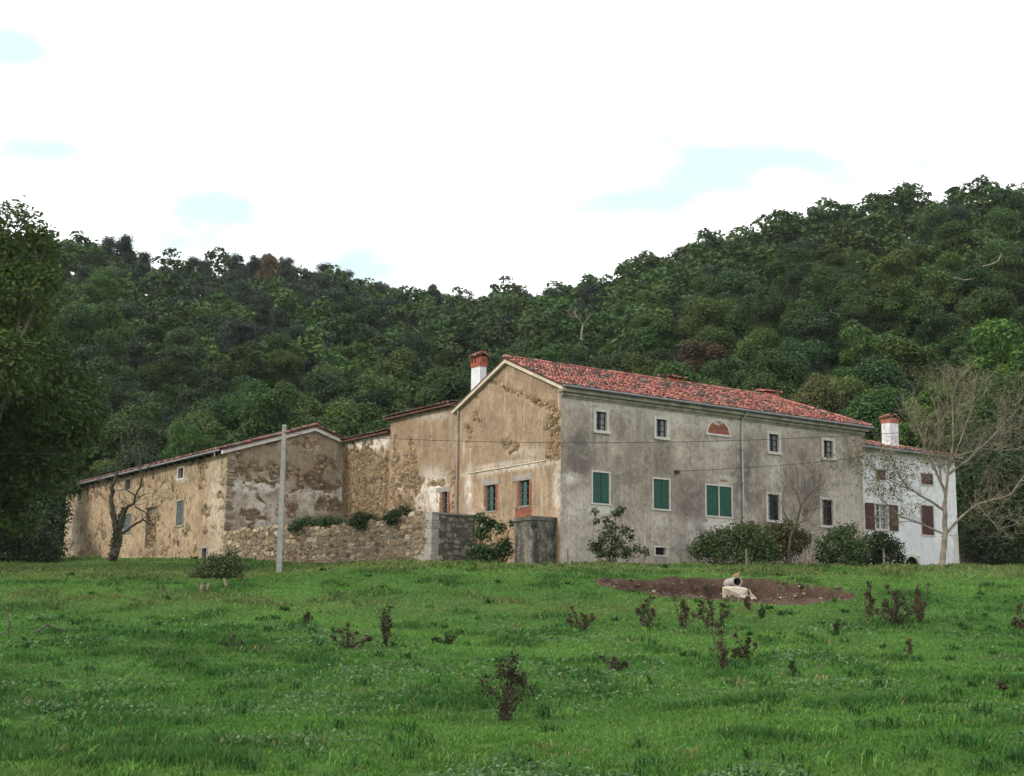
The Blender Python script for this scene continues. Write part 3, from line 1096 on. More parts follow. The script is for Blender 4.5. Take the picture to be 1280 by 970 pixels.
# brick half-moon
rw, rh, sc = (sl1 - sl0) / 2, zl1 - zl0, (sl0 + sl1) / 2
mb = MB()
N = 14
for k in range(N):
    a0, a1 = math.pi * k / N, math.pi * (k + 1) / N
    q = []
    for d in (-.05, .035):
        for (rr, a) in ((1.0, a0), (1.0, a1), (1.16, a1), (1.16, a0)):
            q.append(FA.pt(sc + math.cos(a) * rw * rr, zl0 + math.sin(a) * rh * (rr if rr == 1 else 1.19), d))
    mb.hexa([q[0], q[1], q[2], q[3], q[4], q[5], q[6], q[7]])
mb.fbox(FA, sl0 - .17, sl1 + .17, zl0 - .11, zl0 - .004, -.05, .05)
lun = mb.build('half_moon_window', M['trim'], house)
lun['label'] = 'half-moon opening bricked up in red under the eaves'
bricks(FA, sl0, sl1, zl0, zl1, lun, 4, .012, keep=lambda s, z: ((s - sc) / rw) ** 2 + ((z - zl0) / rh) ** 2 < .98)
mb = MB()
fan = [FA.pt(sc + math.cos(math.pi * q / 20) * rw, zl0 + math.sin(math.pi * q / 20) * rh, .006) for q in range(21)]
mb.add(fan + [p + W * .06 for p in fan], [list(range(21)), [41 - q for q in range(21)]] + [[q, (q + 1) % 21, 21 + (q + 1) % 21, 21 + q] for q in range(21)], (.22, .10, .07, 1))
mb.build('brick_bed', M['brick'], lun)

# gable
ga_spec = {'bare': [(615, 477, 9, 3, 1.3, 25), (628, 484, 10, 3.6, 1.35, 25), (645, 491, 11, 3.6, 1.3, 22), (660, 497, 10, 3.4, 1.25, 22), (676, 503, 12, 4.2, 1.35, 22), (690, 509, 8, 6, 1.4, 30),
                    (694, 520, 9, 10, 1.5), (693, 537, 9, 13, 1.5), (694, 556, 9, 13, 1.5), (693, 569, 9, 6, 1.5), (596, 516, 7, 16, .72), (590, 540, 6, 12, .55), (640, 556, 14, 8, .62), (692, 484, 9, 6, .6),
                    (620, 596, 8, 3, .8), (612, 545, 4, 6, .4), (620, 690, 26, 26, 1.1), (645, 640, 12, 8, .5), (586, 560, 6, 12, .6)],
           'white': [(586, 612, 4, 24, .9), (640, 585, 58, 3.2, .9, -8.5), (590, 650, 10, 10, .6), (696, 610, 5, 40, .7), (630, 580, 40, 3, .5, -8.5), (660, 565, 20, 6, .5)],
           'damp': [(620, 530, 30, 22, .5), (650, 535, 30, 20, .5), (610, 570, 24, 10, .45), (660, 480, 20, 9, .35), (605, 532, 5, 10, 1.0), (637, 507, 3, 5, 1.0), (637, 543, 3, 5, 1.0)], 'rag': .9, 'loose': .5}
gtop = lambda s: Z_EAVE - .08 + MS * (min(s, LG - s) + OV)
op_g = [GA.rect(607, 606, 619.5, 639), GA.rect(649, 600, 661.5, 632.5)]
wall(GA, 0, LG, ZB, gtop, op_g, M['gable'], house, ga_spec, 21, name='gable_wall')
rubble(GA, 0, LG, ZB, gtop, ga_spec, 21, house, openings=op_g, cols=[(c[0] * .75, c[1] * .68, c[2] * .6) for c in STONE_COL], dd=(.0, .06))
for i, o in enumerate(op_g):
    wd = casement(GA, o, house, ['lower green window with broken bars near the pipe', 'green barred window above the cement pier'][i], 'green_old', -.12, 3, 2, glass='dark_glass')
    a, b, c_, d_ = o
    bricks(GA, a - .20, a - .005, c_ - .02, d_ - .02, wd, 30 + i)
    bricks(GA, b + .005, b + .18, c_ - .02 + .3 * (i == 0), d_ - .02, wd, 40 + i)
    if i == 1:
        bricks(GA, a - .22, b + .3, c_ - .62, c_ - .07, wd, 50, keep=lambda s, z: fbm(np.array([s * 2.]), np.array([z * 2.]), 9)[0] < .62)
    mb = MB(); mb.fbox(GA, a - .3, b + (.62 if i else .28), d_ - .01, d_ + .27, -.1, .025); mb.build('lintel', M['grey_trim'], wd)
# string course
mb = MB()
s_a, z_a = GA.sz(585, 591); s_b, z_b = GA.sz(697, 574.5)
rake(mb, GA, min(s_a, s_b) + .9, (z_a + z_b) / 2 + .06, max(s_a, s_b) - .05, (z_a + z_b) / 2 + .02, .055, -.05, .045)
mb.build('string_course', M['verge'], house)

# roof
roof_front_e0 = FA.pt(-.22, Z_EAVE, OV); roof_front_e1 = FA.pt(LF + .42, Z_EAVE, OV)
HIP = 3.4
upv = W * (LG / 2 + OV) + Vector((0, 0, Z_APEX - Z_EAVE))
r0 = roof_front_e0 + upv; r1 = roof_front_e1 + upv - U * HIP
rb0 = roof_front_e0 + W * (LG + 2 * OV); rb1 = roof_front_e1 + W * (LG + 2 * OV)
roof = sheet('roof', [roof_front_e0, roof_front_e1, r1, r0], .06, M['under'], house)
sheet('back_slope', [r0, r1, rb1, rb0], .06, M['under'], roof)
sheet('hip_slope', [roof_front_e1, rb1, r1], .06, M['under'], roof)
Lr = (roof_front_e1 - roof_front_e0).length
tiled_slope(roof_front_e0, roof_front_e1, upv, roof, 7, clip=lambda x, y: x < Lr - y / upv.length * HIP + .1)
ridge_tiles(r0 + Vector((0, 0, .05)), r1 + Vector((0, 0, .05)), roof, 8)
ridge_tiles(roof_front_e1 + Vector((0, 0, .05)), r1 + Vector((0, 0, .05)), roof, 9)
for px in (842, 962):                                          # little gabled vents poking above the ridge
    d0 = Frame(r0, U, -W)
    s = d0.sz(px, 470)[0]
    vb = MB()
    zz = Z_APEX + .02
    vb.hexa([d0.pt(s - .55, zz - .25, .25), d0.pt(s + .55, zz - .25, .25), d0.pt(s + .55, zz - .25, -.6), d0.pt(s - .55, zz - .25, -.6),
             d0.pt(s - .5, zz + .16, .22), d0.pt(s + .5, zz + .16, .22), d0.pt(s + .5, zz + .20, -.6), d0.pt(s - .5, zz + .20, -.6)], (.42, .13, .08, 1))
    v = vb.build('roof_hatch', M['tile'], roof)
    tiled_slope(d0.pt(s - .66, zz + .17, .34), d0.pt(s + .66, zz + .17, .34), W * .9 + Vector((0, 0, .16)), v, 60 + px, row=.3, name='hatch_tiles')
# verge, cornice, gutter
mb = MB()
ze = Z_EAVE - .055
rake(mb, GA, -OV, ze, LG / 2, ze + MS * (LG / 2 + OV), .17, .0, .2)
rake(mb, GA, LG / 2, ze + MS * (LG / 2 + OV) - .001, LG + OV, ze - .001, .17, .0, .2)
mb.build('verge', M['verge'], house)
mb = MB()
mb.fbox(FA, -.10, LF + .30, Z_EAVE - .26, Z_EAVE - .075, -.1, .30)
mb.fbox(FA, -.03, LF + .16, Z_EAVE - .41, Z_EAVE - .262, -.1, .14)
mb.fbox(FA, -.015, LF + .08, Z_EAVE - .50, Z_EAVE - .412, -.1, .06)
mb.build('cornice', M['cornice'], house)
mb = MB()
mb.tube([FA.pt(s, Z_EAVE - .03 - .006 * s / LF, OV + .07) for s in np.linspace(-.2, LF + .5, 12)], .068, 8)
mb.build('gutter', M['gutter'], house)
s_dp = FA.sz(927, 600)[0]
mb = MB()
mb.tube([FA.pt(s_dp + .12, Z_EAVE - .08, OV + .05), FA.pt(s_dp + .08, Z_EAVE - .22, OV - .02), FA.pt(s_dp, Z_EAVE - .5, .14), FA.pt(s_dp, Z_EAVE - .7, .09), FA.pt(s_dp, ZB, .09)], .05, 8)
dp = mb.build('downpipe', M['pipe'], house)
for z in np.arange(4.5, Z_EAVE - .7, 1.7):
    mb = MB(); mb.fbox(FA, s_dp - .07, s_dp + .07, z, z + .05, -.02, .15); mb.build('pipe_clamp', M['gutter'], dp)
# wire bracket
s_b, z_b = FA.sz(845, 590)
mb = MB(); mb.fbox(FA, s_b - .10, s_b + .12, z_b - .07, z_b + .07, -.05, .16); mb.build('cable_bracket', M['wire'], house)
# closing walls and a rusty pipe between gable and wing
quad_wall('end_wall', [FA.pt(LF, ZB, 0), FA.pt(LF, ZB, -LG), FA.pt(LF, Z_EAVE, -LG), FA.pt(LF, Z_EAVE, 0)], M['facade'], house)
quad_wall('back_wall', [FA.pt(0, ZB, -LG), FA.pt(0, Z_EAVE, -LG), FA.pt(LF, Z_EAVE, -LG), FA.pt(LF, ZB, -LG)], M['facade'], house)
mb = MB()
sp = GA.sz(573, 600)[0]
zt = GA.sz(566, 505)[1]
mb.tube([GA.pt(sp + .75, zt + .12, .30), GA.pt(sp + .62, zt - .06, .26), GA.pt(sp + .12, zt - .16, .16), GA.pt(sp, zt - .45, .09), GA.pt(sp, ZB, .09)], .05, 8)
dp2 = mb.build('downpipe', M['rust'], house)
dp2['label'] = 'rust-streaked downpipe between the gable and the wing'

# chimney
def chimney(parent, c, lu, lw, z0, z1, shaft, label, cap_h, seed, holes=True):
    fr = Frame(c - U * lu / 2 - W * lw / 2, W, -U)
    fr2 = Frame(c - U * lu / 2 - W * lw / 2, U, -W)
    mb = MB(); mb.fbox(fr, 0, lw, z0, z1, -lu, 0)
    ch = build('chimney', mb.v, mb.f, M[shaft], parent, np.tile([0, 0, .1, 1.0], (len(mb.v), 1)))
    ch['label'] = label
    bm = MB()
    rng = random.Random(seed)
    e = .03
    zt = z1 + cap_h
    for zz in np.arange(z1, zt - .02, .075):
        hole = holes and z1 + .16 < zz < zt - .12
        for f, L, dp in ((fr, lw, lu), (fr2, lu, lw)):
            k = 4 if L > .8 else 3
            for i in range(k):
                a, b = -e + (L + 2 * e) * i / k, -e + (L + 2 * e) * (i + 1) / k
                q = rng.uniform(.85, 1.2)
                cc = (.30 * q, .098 * q, .062 * q, 1)
                if hole:
                    m_ = (b - a) * .24
                    bm.fbox(f, a + .001, a + m_, zz, zz + .072, -.14, e, cc); bm.fbox(f, b - m_, b - .001, zz, zz + .072, -.14, e, cc)
                else:
                    bm.fbox(f, a + .003, b - .003, zz, zz + .07, -.2, e + rng.uniform(-.006, .006), cc)
    bm.build('chimney_crown', M['brick'], ch)
    k = MB(); k.fbox(fr, .1, lw - .1, z1 - .05, zt - .02, -lu + .1, -.1); k.build('flue', M['black'], ch)
    apex = c + Vector((0, 0, 0)); apex.z = zt + .20
    for sgn in (-1, 1):
        e0 = c - W * (lw / 2 + .08) + U * sgn * (lu / 2 + .08); e1 = c + W * (lw / 2 + .08) + U * sgn * (lu / 2 + .08)
        e0.z = e1.z = zt + .01
        up = -U * sgn * (lu / 2 + .08) + Vector((0, 0, .2))
        sheet('cap_slab', [e0, e1, e1 + up, e0 + up], .04, M['under'], ch)
        tiled_slope(e0, e1, up, ch, seed + 3 + sgn, row=.26, name='cap_tiles')
    return ch


sc_, _ = GA.sz(591, 470)
cc = GA.pt(sc_ + .50, 0, -.70)
chimney(house, cc, .40, .80, Z_EAVE - .3, GA.sz(590, 456)[1], 'white', 'white plastered chimney with red brick crown beside the gable', .52, 12)

# ================================================================== rear wing in line with the gable
zb_w = 3.0
wing = thing('rear_wing', GA.pt((LG + LA) / 2, 4.0), 'tan flaking wing behind the rusty downpipe, with one narrow brick-edged window', 'house wing')
wg_spec = {'bare': [(511, 590, 13, 40, 1.0), (495, 600, 12, 36, .95), (490, 620, 14, 24, 1.1), (505, 630, 18, 14, 1.1), (498, 545, 6, 5, .7), (519, 580, 4, 12, 1.2), (565, 600, 5, 12, .7), (545, 605, 12, 6, .65), (566, 625, 5, 16, .7)],
           'white': [box_blob(526, 594, 557, 645, 1.25), (494, 609, 7, 6, 1.3), (530, 520, 40, 5, .4)],
           'damp': [(535, 560, 22, 24, .5), (500, 540, 10, 15, .5), (560, 560, 6, 40, .5)], 'rag': .9, 'loose': .9}
op_w = [GA.rect(552.5, 614.5, 558.8, 644)]
wall(GA, LG, LA, zb_w, lambda s: Z_ANX, op_w, M['gable'], wing, wg_spec, 33, name='yard_side_wall')
rubble(GA, LG, LA, zb_w, lambda s: Z_ANX, wg_spec, 33, wing, openings=op_w, cols=[(c[0] * .78, c[1] * .74, c[2] * .70) for c in STONE_COL[:6]])
a, b, c_, d_ = op_w[0]
wd = casement(GA, op_w[0], wing, 'narrow green window edged in red brick', 'green_old', -.14, 3, 1, glass='dark_glass')
bricks(GA, a - .26, a - .005, c_ - .1, d_ - .02, wd, 71); bricks(GA, b + .005, b + .26, c_ - .1, d_ - .02, wd, 72)
mb = MB(); mb.fbox(GA, a - .3, b + .55, d_ - .01, d_ + .25, -.1, .02); mb.build('lintel', M['grey_trim'], wd)
e0, e1 = GA.pt(LG + .02, Z_ANX + .02, .30), GA.pt(LA + .28, Z_ANX + .02, .30)
upw = U * 5.0 + Vector((0, 0, .75))
rw_ = sheet('roof', [e0, e1, e1 + upw, e0 + upw], .09, M['under'], wing)
tiled_slope(e0, e1, upw, rw_, 81, weights=TILE_OLD, dim=.5)
quad_wall('end_wall', [GA.pt(LA, zb_w, 0), GA.pt(LA, Z_ANX, 0), GA.pt(LA, Z_ANX + .68, -4.9), GA.pt(LA, zb_w, -4.9)], M['gable'], wing)
quad_wall('back_wall', [GA.pt(LG, zb_w, -4.9), GA.pt(LA, zb_w, -4.9), GA.pt(LA, Z_ANX + .68, -4.9), GA.pt(LG, Z_ANX + .68, -4.9)], M['gable'], wing)

# ================================================================== low rubble wing
low = thing('low_wing', GA.pt((LC + LA) / 2, 4.2), 'low bare-rubble wing with pale plaster strip under its dark roof edge, beside the barn', 'house wing')
lw_spec = {'bare': [box_blob(424, 563, 492, 660, 1.3)], 'white': [box_blob(428, 546, 490, 560, 1.3), (449, 627, 9, 11, 1.2), (435, 620, 8, 12, .7)], 'damp': [(445, 590, 16, 30, .6)], 'rag': .5}
wall(GA, LA, LC, zb_w, lambda s: Z_LOW, [], M['gable'], low, lw_spec, 44, name='yard_side_wall')
rubble(GA, LA, LC, zb_w, lambda s: Z_LOW, lw_spec, 44, low, thr=.5, cols=[(c[0] * .72, c[1] * .68, c[2] * .64) for c in STONE_COL[:6]])
e0, e1 = GA.pt(LA - .02, Z_LOW + .03, .26), GA.pt(LC + .1, Z_LOW + .03, .26)
upl = U * 4.0 + Vector((0, 0, .5))
rl_ = sheet('roof', [e0, e1, e1 + upl, e0 + upl], .1, M['under'], low)
tiled_slope(e0, e1, upl, rl_, 82, weights=TILE_OLD, dim=.5)
quad_wall('back_wall', [GA.pt(LA, zb_w, -3.9), GA.pt(LC, zb_w, -3.9), GA.pt(LC, Z_LOW + .45, -3.9), GA.pt(LA, Z_LOW + .45, -3.9)], M['gable'], low)

# ================================================================== barn
barn = thing('barn', Vector((BL.o.x, BL.o.y, base_z(BL.o))), 'long barn with flaking ochre plaster and a low red roof at the left', 'barn')
HW = LB - S_BAPEX
OB = .38
MSB = (Z_BAPEX - Z_BEAVE) / (HW + OB)
bgtop = lambda s: Z_BAPEX - .07 - MSB * abs(s - S_BAPEX)
bg_spec = {'bare': [box_blob(293, 579, 356, 602, .98), box_blob(355, 596, 427, 613, .98), (345, 554, 11, 7, .95), (406, 582, 11, 18, 1.0), (385, 556, 20, 8, .9), (380, 545, 12, 5, .7), (300, 566, 5, 7, .9), (410, 632, 17, 10, .9), (372, 640, 12, 10, .8), (330, 642, 30, 20, .45), (390, 604, 14, 8, .8), (362, 560, 6, 10, .5)],
           'white': [box_blob(291, 600, 350, 616, 1.25), box_blob(360, 611, 427, 626, 1.0), box_blob(292, 618, 350, 663, .85), box_blob(355, 626, 400, 645, .7), (426, 615, 4, 20, .9)],
           'damp': [(330, 610, 22, 6, .8), (370, 575, 20, 16, .4), (340, 575, 30, 12, .4), (350, 545, 60, 4, .6)], 'rag': 1.0, 'loose': .9}
wall(BG, -HW + S_BAPEX + .1, LB, 3.2, bgtop, [], M['barn_gable'], barn, bg_spec, 55, name='gable_wall')
rubble(BG, 0.05, LB - .5, 3.2, bgtop, bg_spec, 55, barn, cols=[(c[0] * .75, c[1] * .72, c[2] * .7) for c in STONE_COL])
# quoin stones on the near corner
rng = random.Random(3)
z, k = 4.2, 0
while z < Z_BEAVE - .35:
    h = rng.uniform(.16, .27)
    w = rng.uniform(.50, .66) if k % 2 else rng.uniform(.36, .50)
    mb = MB()
    vs, fs = stone_geom(rng, w, h * .95, .05)
    c = rng.choice([(0.30, 0.25, 0.19), (0.22, 0.18, 0.13), (0.36, 0.31, 0.24), (0.16, 0.13, 0.10)])
    mb.add([BG.pt(LB - w / 2 + .02 + v[0], z + h / 2 + v[1], v[2]) for v in vs], fs, c + (1,))
    mb.build('quoin', M['stone'], barn)
    z += h; k += 1
bl_spec = {'bare': [box_blob(182, 630, 197, 688, 1.15), box_blob(100, 601, 140, 624, .85), (125, 612, 16, 10, .8), (250, 590, 7, 20, .85), (240, 580, 8, 9, .7), (256, 640, 5, 10, .75), (225, 665, 14, 9, .8), (185, 612, 3, 5, 1.0), (218, 609, 4, 5, 1.0),
                    (257, 664, 5, 6, .85), box_blob(84, 684, 130, 708, .75), box_blob(170, 688, 212, 703, .75), (215, 680, 14, 12, .65), (245, 690, 10, 8, .5), box_blob(123, 650, 131, 674, 1.0), box_blob(96, 655, 104, 677, .8), (200, 600, 26, 7, .6), (170, 605, 10, 8, .6), (120, 628, 4, 4, .9), (278, 620, 4, 50, .5)],
           'white': [box_blob(85, 640, 100, 700, .5), box_blob(262, 580, 280, 690, .45), (225, 598, 8, 4, .8)],
           'damp': [box_blob(82, 590, 280, 604, .7), (120, 700, 40, 8, .8), (190, 690, 30, 14, .6), (165, 640, 14, 30, .35)], 'rag': 1.15, 'loose': 1.5}
op_b = [BL.rect(222.5, 585, 229.5, 598), BL.rect(157, 599, 163.5, 612), BL.rect(97, 614, 103, 626), BL.rect(221, 626, 229.5, 657), BL.rect(155.5, 642.5, 164, 666), BL.rect(182, 634, 195, 684),
        BL.rect(252.5, 685, 258.5, 699), BL.rect(205, 699, 211.5, 704.5)]
wall(BL, 0, LL, 3.2, lambda s: Z_BEAVE - .03, op_b, M['barn'], barn, bl_spec, 66, cell=.09, name='long_wall')
rubble(BL, .3, LL - .3, 3.2, lambda s: Z_BEAVE - .03, bl_spec, 66, barn, openings=op_b, cols=[(c[0] * .8, c[1] * .76, c[2] * .72) for c in STONE_COL])
dark_hole(BL, op_b[0], barn, 'attic opening in a pale stone surround', 'trim', .1, 'attic_window', 'darkwood')
dark_hole(BL, op_b[1], barn, None, 'grey_trim', .07, 'attic_window', 'darkwood')
dark_hole(BL, op_b[2], barn, 'small green attic opening at the far end', 'verge', .08, 'attic_window', 'green_old')
shuttered(BL, op_b[3], barn, 'closed grey-blue plank shutter', 'oldwood', 2, 'cornice', .07)
shuttered(BL, op_b[4], barn, None, 'oldwood', 2, 'cornice', .05)
# walled-up doorway with an old plank leaf
a, b, c_, d_ = op_b[5]
dh = dark_hole(BL, op_b[5], barn, 'tall doorway walled up with rough stone', None, .1, 'doorway', 'mortar')
rng = random.Random(8)
mb = MB()
for (s, z, w, h) in stone_layout(rng, a, b, lambda s: c_, lambda s: d_, (.14, .24), (.2, .45)):
    vs, fs = stone_geom(rng, w, h, .05)
    c = rng.choice(STONE_COL)
    if z > d_ - .55:
        continue
    mb.add([BL.pt(s + v[0], z + v[1], v[2] - .17) for v in vs], fs, (c[0] * .6, c[1] * .5, c[2] * .45, 1))
o = mb.build('infill_stones', M['stone'], dh); o['kind'] = 'stuff'
dark_hole(BL, op_b[6], barn, None, 'grey_trim', .12, 'cellar_window')
dark_hole(BL, op_b[7], barn, None, 'trim', .06, 'cellar_window')
e0, e1 = BL.pt(-.28, Z_BEAVE, OB), BL.pt(LL + .3, Z_BEAVE, OB)
upb = U * (HW + OB) + Vector((0, 0, Z_BAPEX - Z_BEAVE))
rb_ = sheet('roof', [e0, e1, e1 + upb, e0 + upb], .07, M['under'], barn)
tiled_slope(e0, e1, upb, rb_, 91, pitch=.21, row=.36, weights=[2.5, 2, 4, 1, 2, 4, 3, 5, 1])
ridge_tiles(e0 + upb + Vector((0, 0, .05)), e1 + upb + Vector((0, 0, .05)), rb_, 92)
f0, f1 = e0 + U * 2 * (HW + OB), e1 + U * 2 * (HW + OB)
sheet('back_slope', [e0 + upb, e1 + upb, f1, f0], .07, M['under'], rb_)
tiled_slope(f1, f0, -U * (HW + OB) + Vector((0, 0, Z_BAPEX - Z_BEAVE)), rb_, 93, pitch=.21, row=.36, clip=lambda x, y: x > LL - 3)
mb = MB()
zv = Z_BAPEX - .075
rake(mb, BG, LB + OB, Z_BEAVE - .075, S_BAPEX, zv, .2, 0, .22)
rake(mb, BG, S_BAPEX, zv - .001, S_BAPEX - 2.6, zv - MSB * 2.6, .2, 0, .22)
mb.build('verge', M['trim'], barn)
mb = MB(); mb.tube([BL.pt(s, Z_BEAVE - .05, OB + .07) for s in np.linspace(.05, LL + .3, 8)], .065, 8)
gt = mb.build('gutter', M['gutter'], barn)
mb = MB(); mb.tube([BL.pt(.75, Z_BEAVE - .1, OB + .06), BL.pt(.75, Z_BEAVE - .32, OB + .04), BL.pt(.9, Z_BEAVE - .42, OB - .02)], .045, 8); mb.build('gutter_outlet', M['pipe'], gt)
mb = MB()
for s in np.arange(.4, LL, 1.05):
    mb.fbox(BL, s - .06, s + .06, Z_BEAVE - .18, Z_BEAVE - .06, -.1, OB - .03)
o = mb.build('rafter_ends', M['darkwood'], barn); o['kind'] = 'stuff'
quad_wall('far_end_wall', [BL.pt(LL, 3, 0), BL.pt(LL, Z_BEAVE, 0), BL.pt(LL, Z_BAPEX - .1, -HW), BL.pt(LL, Z_BEAVE, -2 * HW), BL.pt(LL, 3, -2 * HW)], M['barn'], barn)
quad_wall('back_wall', [BL.pt(0, 3, -2 * HW), BL.pt(0, Z_BEAVE, -2 * HW), BL.pt(LL, Z_BEAVE, -2 * HW), BL.pt(LL, 3, -2 * HW)], M['barn'], barn)

# ================================================================== white house
wh = thing('white_house', Vector(WH.pt(0, 4.0)), 'white plastered house with dark brown shutters behind the bare tree', 'house')
ow = [WH.rect(1094, 630.5, 1109, 662), WH.rect(1151.5, 632, 1167, 669), WH.rect(1094.5, 587, 1107, 600.5), WH.rect(1151, 592, 1166, 606)]
s_ar, z_ar = WH.sz(1140, 707)
r_ar = (WH.sz(1150, 700)[0] - WH.sz(1131, 700)[0]) / 2
oa = (s_ar - r_ar, s_ar + r_ar, z_ar - 1.0, WH.sz(1140, 695)[1])
wh_spec = {'damp': [box_blob(1082, 560, 1190, 580, .5), box_blob(1160, 680, 1200, 712, .5)]}
wall(WH, 0, LW, 3.4, lambda s: Z_WEAVE, ow + [oa], M['white'], wh, wh_spec, 77, cell=.12, name='front_wall')
wd = casement(WH, ow[0], wh, 'window between open dark brown shutters', 'trim', -.1, 3, 2, 'trim', .08, one_dark=False)
a, b, c_, d_ = ow[0]
for (x0, x1) in ((a - .82, a - .12), (b + .14, b + .84)):
    sm = MB()
    for i in range(6):
        w = (x1 - x0) / 6
        sm.fbox(WH, x0 + w * i + .004, x0 + w * (i + 1) - .004, c_ - .02, d_ + .02, .035, .075 + .004 * (i % 2))
    sh = sm.build('shutter', M['brown'], wd)
    for z in (c_ + .22, d_ - .22):
        hm = MB()
        hm.fbox(WH, x0 + .02, x1 - .02, z - .04, z + .04, .08, .10)
        hm.build('batten', M['brown'], sh)
shuttered(WH, ow[1], wh, 'closed dark brown shutters beside the tree trunk', 'brown', 2, 'trim', .05)
shuttered(WH, ow[2], wh, None, 'brown', 2, 'trim', .04)
shuttered(WH, ow[3], wh, None, 'brown', 2, 'trim', .04)
am = dark_hole(WH, oa, wh, 'low arched cellar opening at the foot of the wall', None, .1, 'cellar_arch')
mb = MB()
for k in range(9):
    a0, a1 = math.pi * k / 9, math.pi * (k + 1) / 9
    q = []
    hh = oa[3] - z_ar + .1
    for d in (-.1, .03):
        for (rr, a) in ((.94, a0), (.94, a1), (1.2, a1), (1.2, a0)):
            q.append(WH.pt(s_ar + math.cos(a) * r_ar * rr, z_ar - .1 + math.sin(a) * hh * rr, d))
    mb.hexa(q)
mb.build('arch_stone', M['trim'], am)
rng = random.Random(5)
z = 4.0
while z < 6.0:
    h = rng.uniform(.2, .32); w = rng.uniform(.3, .6)
    mb = MB(); mb.fbox(WH, LW - w, LW + .012, z, z + h - .015, -.1, .012); mb.build('quoin', M['trim'], wh)
    z += h
ew0, ew1 = WH.pt(-.02, Z_WEAVE + .02, .34), WH.pt(LW + .1, Z_WEAVE + .02, .34)
upx = W * 4.6 + Vector((0, 0, 1.12))
HW2 = 2.6
rr0, rr1 = ew0 + upx, ew1 + upx - U * HW2
rwh = sheet('roof', [ew0, ew1, rr1, rr0], .07, M['under'], wh)
wb0, wb1 = ew0 + W * 9.2, ew1 + W * 9.2
sheet('back_slope', [rr0, rr1, wb1, wb0], .07, M['under'], rwh)
sheet('hip_slope', [ew1, wb1, rr1], .07, M['under'], rwh)
Lw_ = (ew1 - ew0).length
tiled_slope(ew0, ew1, upx, rwh, 101, clip=lambda x, y: x < Lw_ - y / upx.length * HW2 + .1, weights=[4, 4, 5, 2, 3, 4, 3, 5, 2])
ridge_tiles(rr0 + Vector((0, 0, .05)), rr1 + Vector((0, 0, .05)), rwh, 102)
ridge_tiles(ew1 + Vector((0, 0, .05)), rr1 + Vector((0, 0, .05)), rwh, 103)
mb = MB(); mb.tube([WH.pt(s, Z_WEAVE - .02, .41) for s in np.linspace(0, LW + .15, 6)], .065, 8); mb.build('gutter', M['gutter'], wh)
mb = MB(); sd = .22
mb.tube([WH.pt(sd, Z_WEAVE - .06, .4), WH.pt(sd, Z_WEAVE - .3, .2), WH.pt(sd, Z_WEAVE - .5, .08), WH.pt(sd, 3.6, .08)], .05, 8); mb.build('downpipe', M['pipe'], wh)
quad_wall('end_wall', [WH.pt(LW, 3.2, 0), WH.pt(LW, 3.2, -8.8), WH.pt(LW, Z_WEAVE, -8.8), WH.pt(LW, Z_WEAVE, 0)], M['white'], wh)
quad_wall('back_wall', [WH.pt(0, 3.2, -8.8), WH.pt(0, Z_WEAVE, -8.8), WH.pt(LW, Z_WEAVE, -8.8), WH.pt(LW, 3.2, -8.8)], M['white'], wh)
fr_c = Frame(WH.pt(0, 0, -1.6), U, -W)
s_c = fr_c.sz(1116, 540)[0]
chimney(wh, fr_c.pt(s_c, 0, -.2), .72, .62, Z_WEAVE + .1, fr_c.sz(1116, 529)[1], 'white', 'white chimney with orange brick crown on the white house', .28, 15, holes=False)

# ================================================================== yard walls
C1 = BL.o.copy()
c2p = P0 + W * 7.1 - U * 2.46
d1 = (Vector((c2p.x, c2p.y, 0)) - C1); LS = d1.length
SW = Frame(C1, d1.normalized(), Vector((d1.y, -d1.x, 0)).normalized())
if SW.n.y > 0:
    SW.n = -SW.n
st = thing('stone_wall', SW.pt(LS * .6, gz(*SW.pt(LS * .6, 0).xy)), 'rubble stone yard wall running from the barn to a grey ashlar corner', 'stone wall')
ZS0, ZS1 = SW.sz(285, 664)[1], SW.sz(528, 641)[1]
rngw = random.Random(14)
topn = lambda s: ZS0 + (ZS1 - ZS0) * min(1, max(0, s / LS)) + float(fbm(np.array([s * 1.3]), np.array([2.0]), 15, 3)[0] - .5) * .35 - .35 * math.exp(-((s - LS * .62) / 3.0) ** 2)
zg0 = lambda s: gz(*SW.pt(s, 0).xy) - .12
V, Fq_ = [], []
NS = 80
for i in range(NS + 1):
    s = LS * i / NS
    t = topn(s)
    V += [SW.pt(s, 2.5, 0), SW.pt(s, t - .05, 0), SW.pt(s, t - .05, -.55), SW.pt(s, 2.5, -.55)]
for i in range(NS):
    k = i * 4
    for j in range(3):
        Fq_.append([k + j, k + 4 + j, k + 5 + j, k + 1 + j])
Fq_.append([0, 1, 2, 3]); Fq_.append([NS * 4 + 3, NS * 4 + 2, NS * 4 + 1, NS * 4])
build('mortar_core', V, Fq_, M['mortar'], st)
lay = stone_layout(rngw, 0.0, LS - .3, zg0, topn, (.09, .21), (.12, .42))
items = []
for (s, z, w, h) in lay:
    p = SW.pt(s, z)
    items.append((w * h / p.y ** 2, s, z, w, h))
items.sort(reverse=True)
shapes = []
for q in range(12):
    vs, fs = stone_geom(rngw, 1, 1, 1)
    c = STONE_COL[q % len(STONE_COL)]
    kq = rngw.uniform(.65, 1.0); c = tuple(v * kq for v in c)
    shapes.append((vs, fs, mesh_of('stone', [(v[0], -v[2], v[1]) for v in vs], fs, M['stone'], np.tile(list(c) + [1], (len(vs), 1)))))
rz = math.atan2(SW.sd.y, SW.sd.x)
joined = MB()
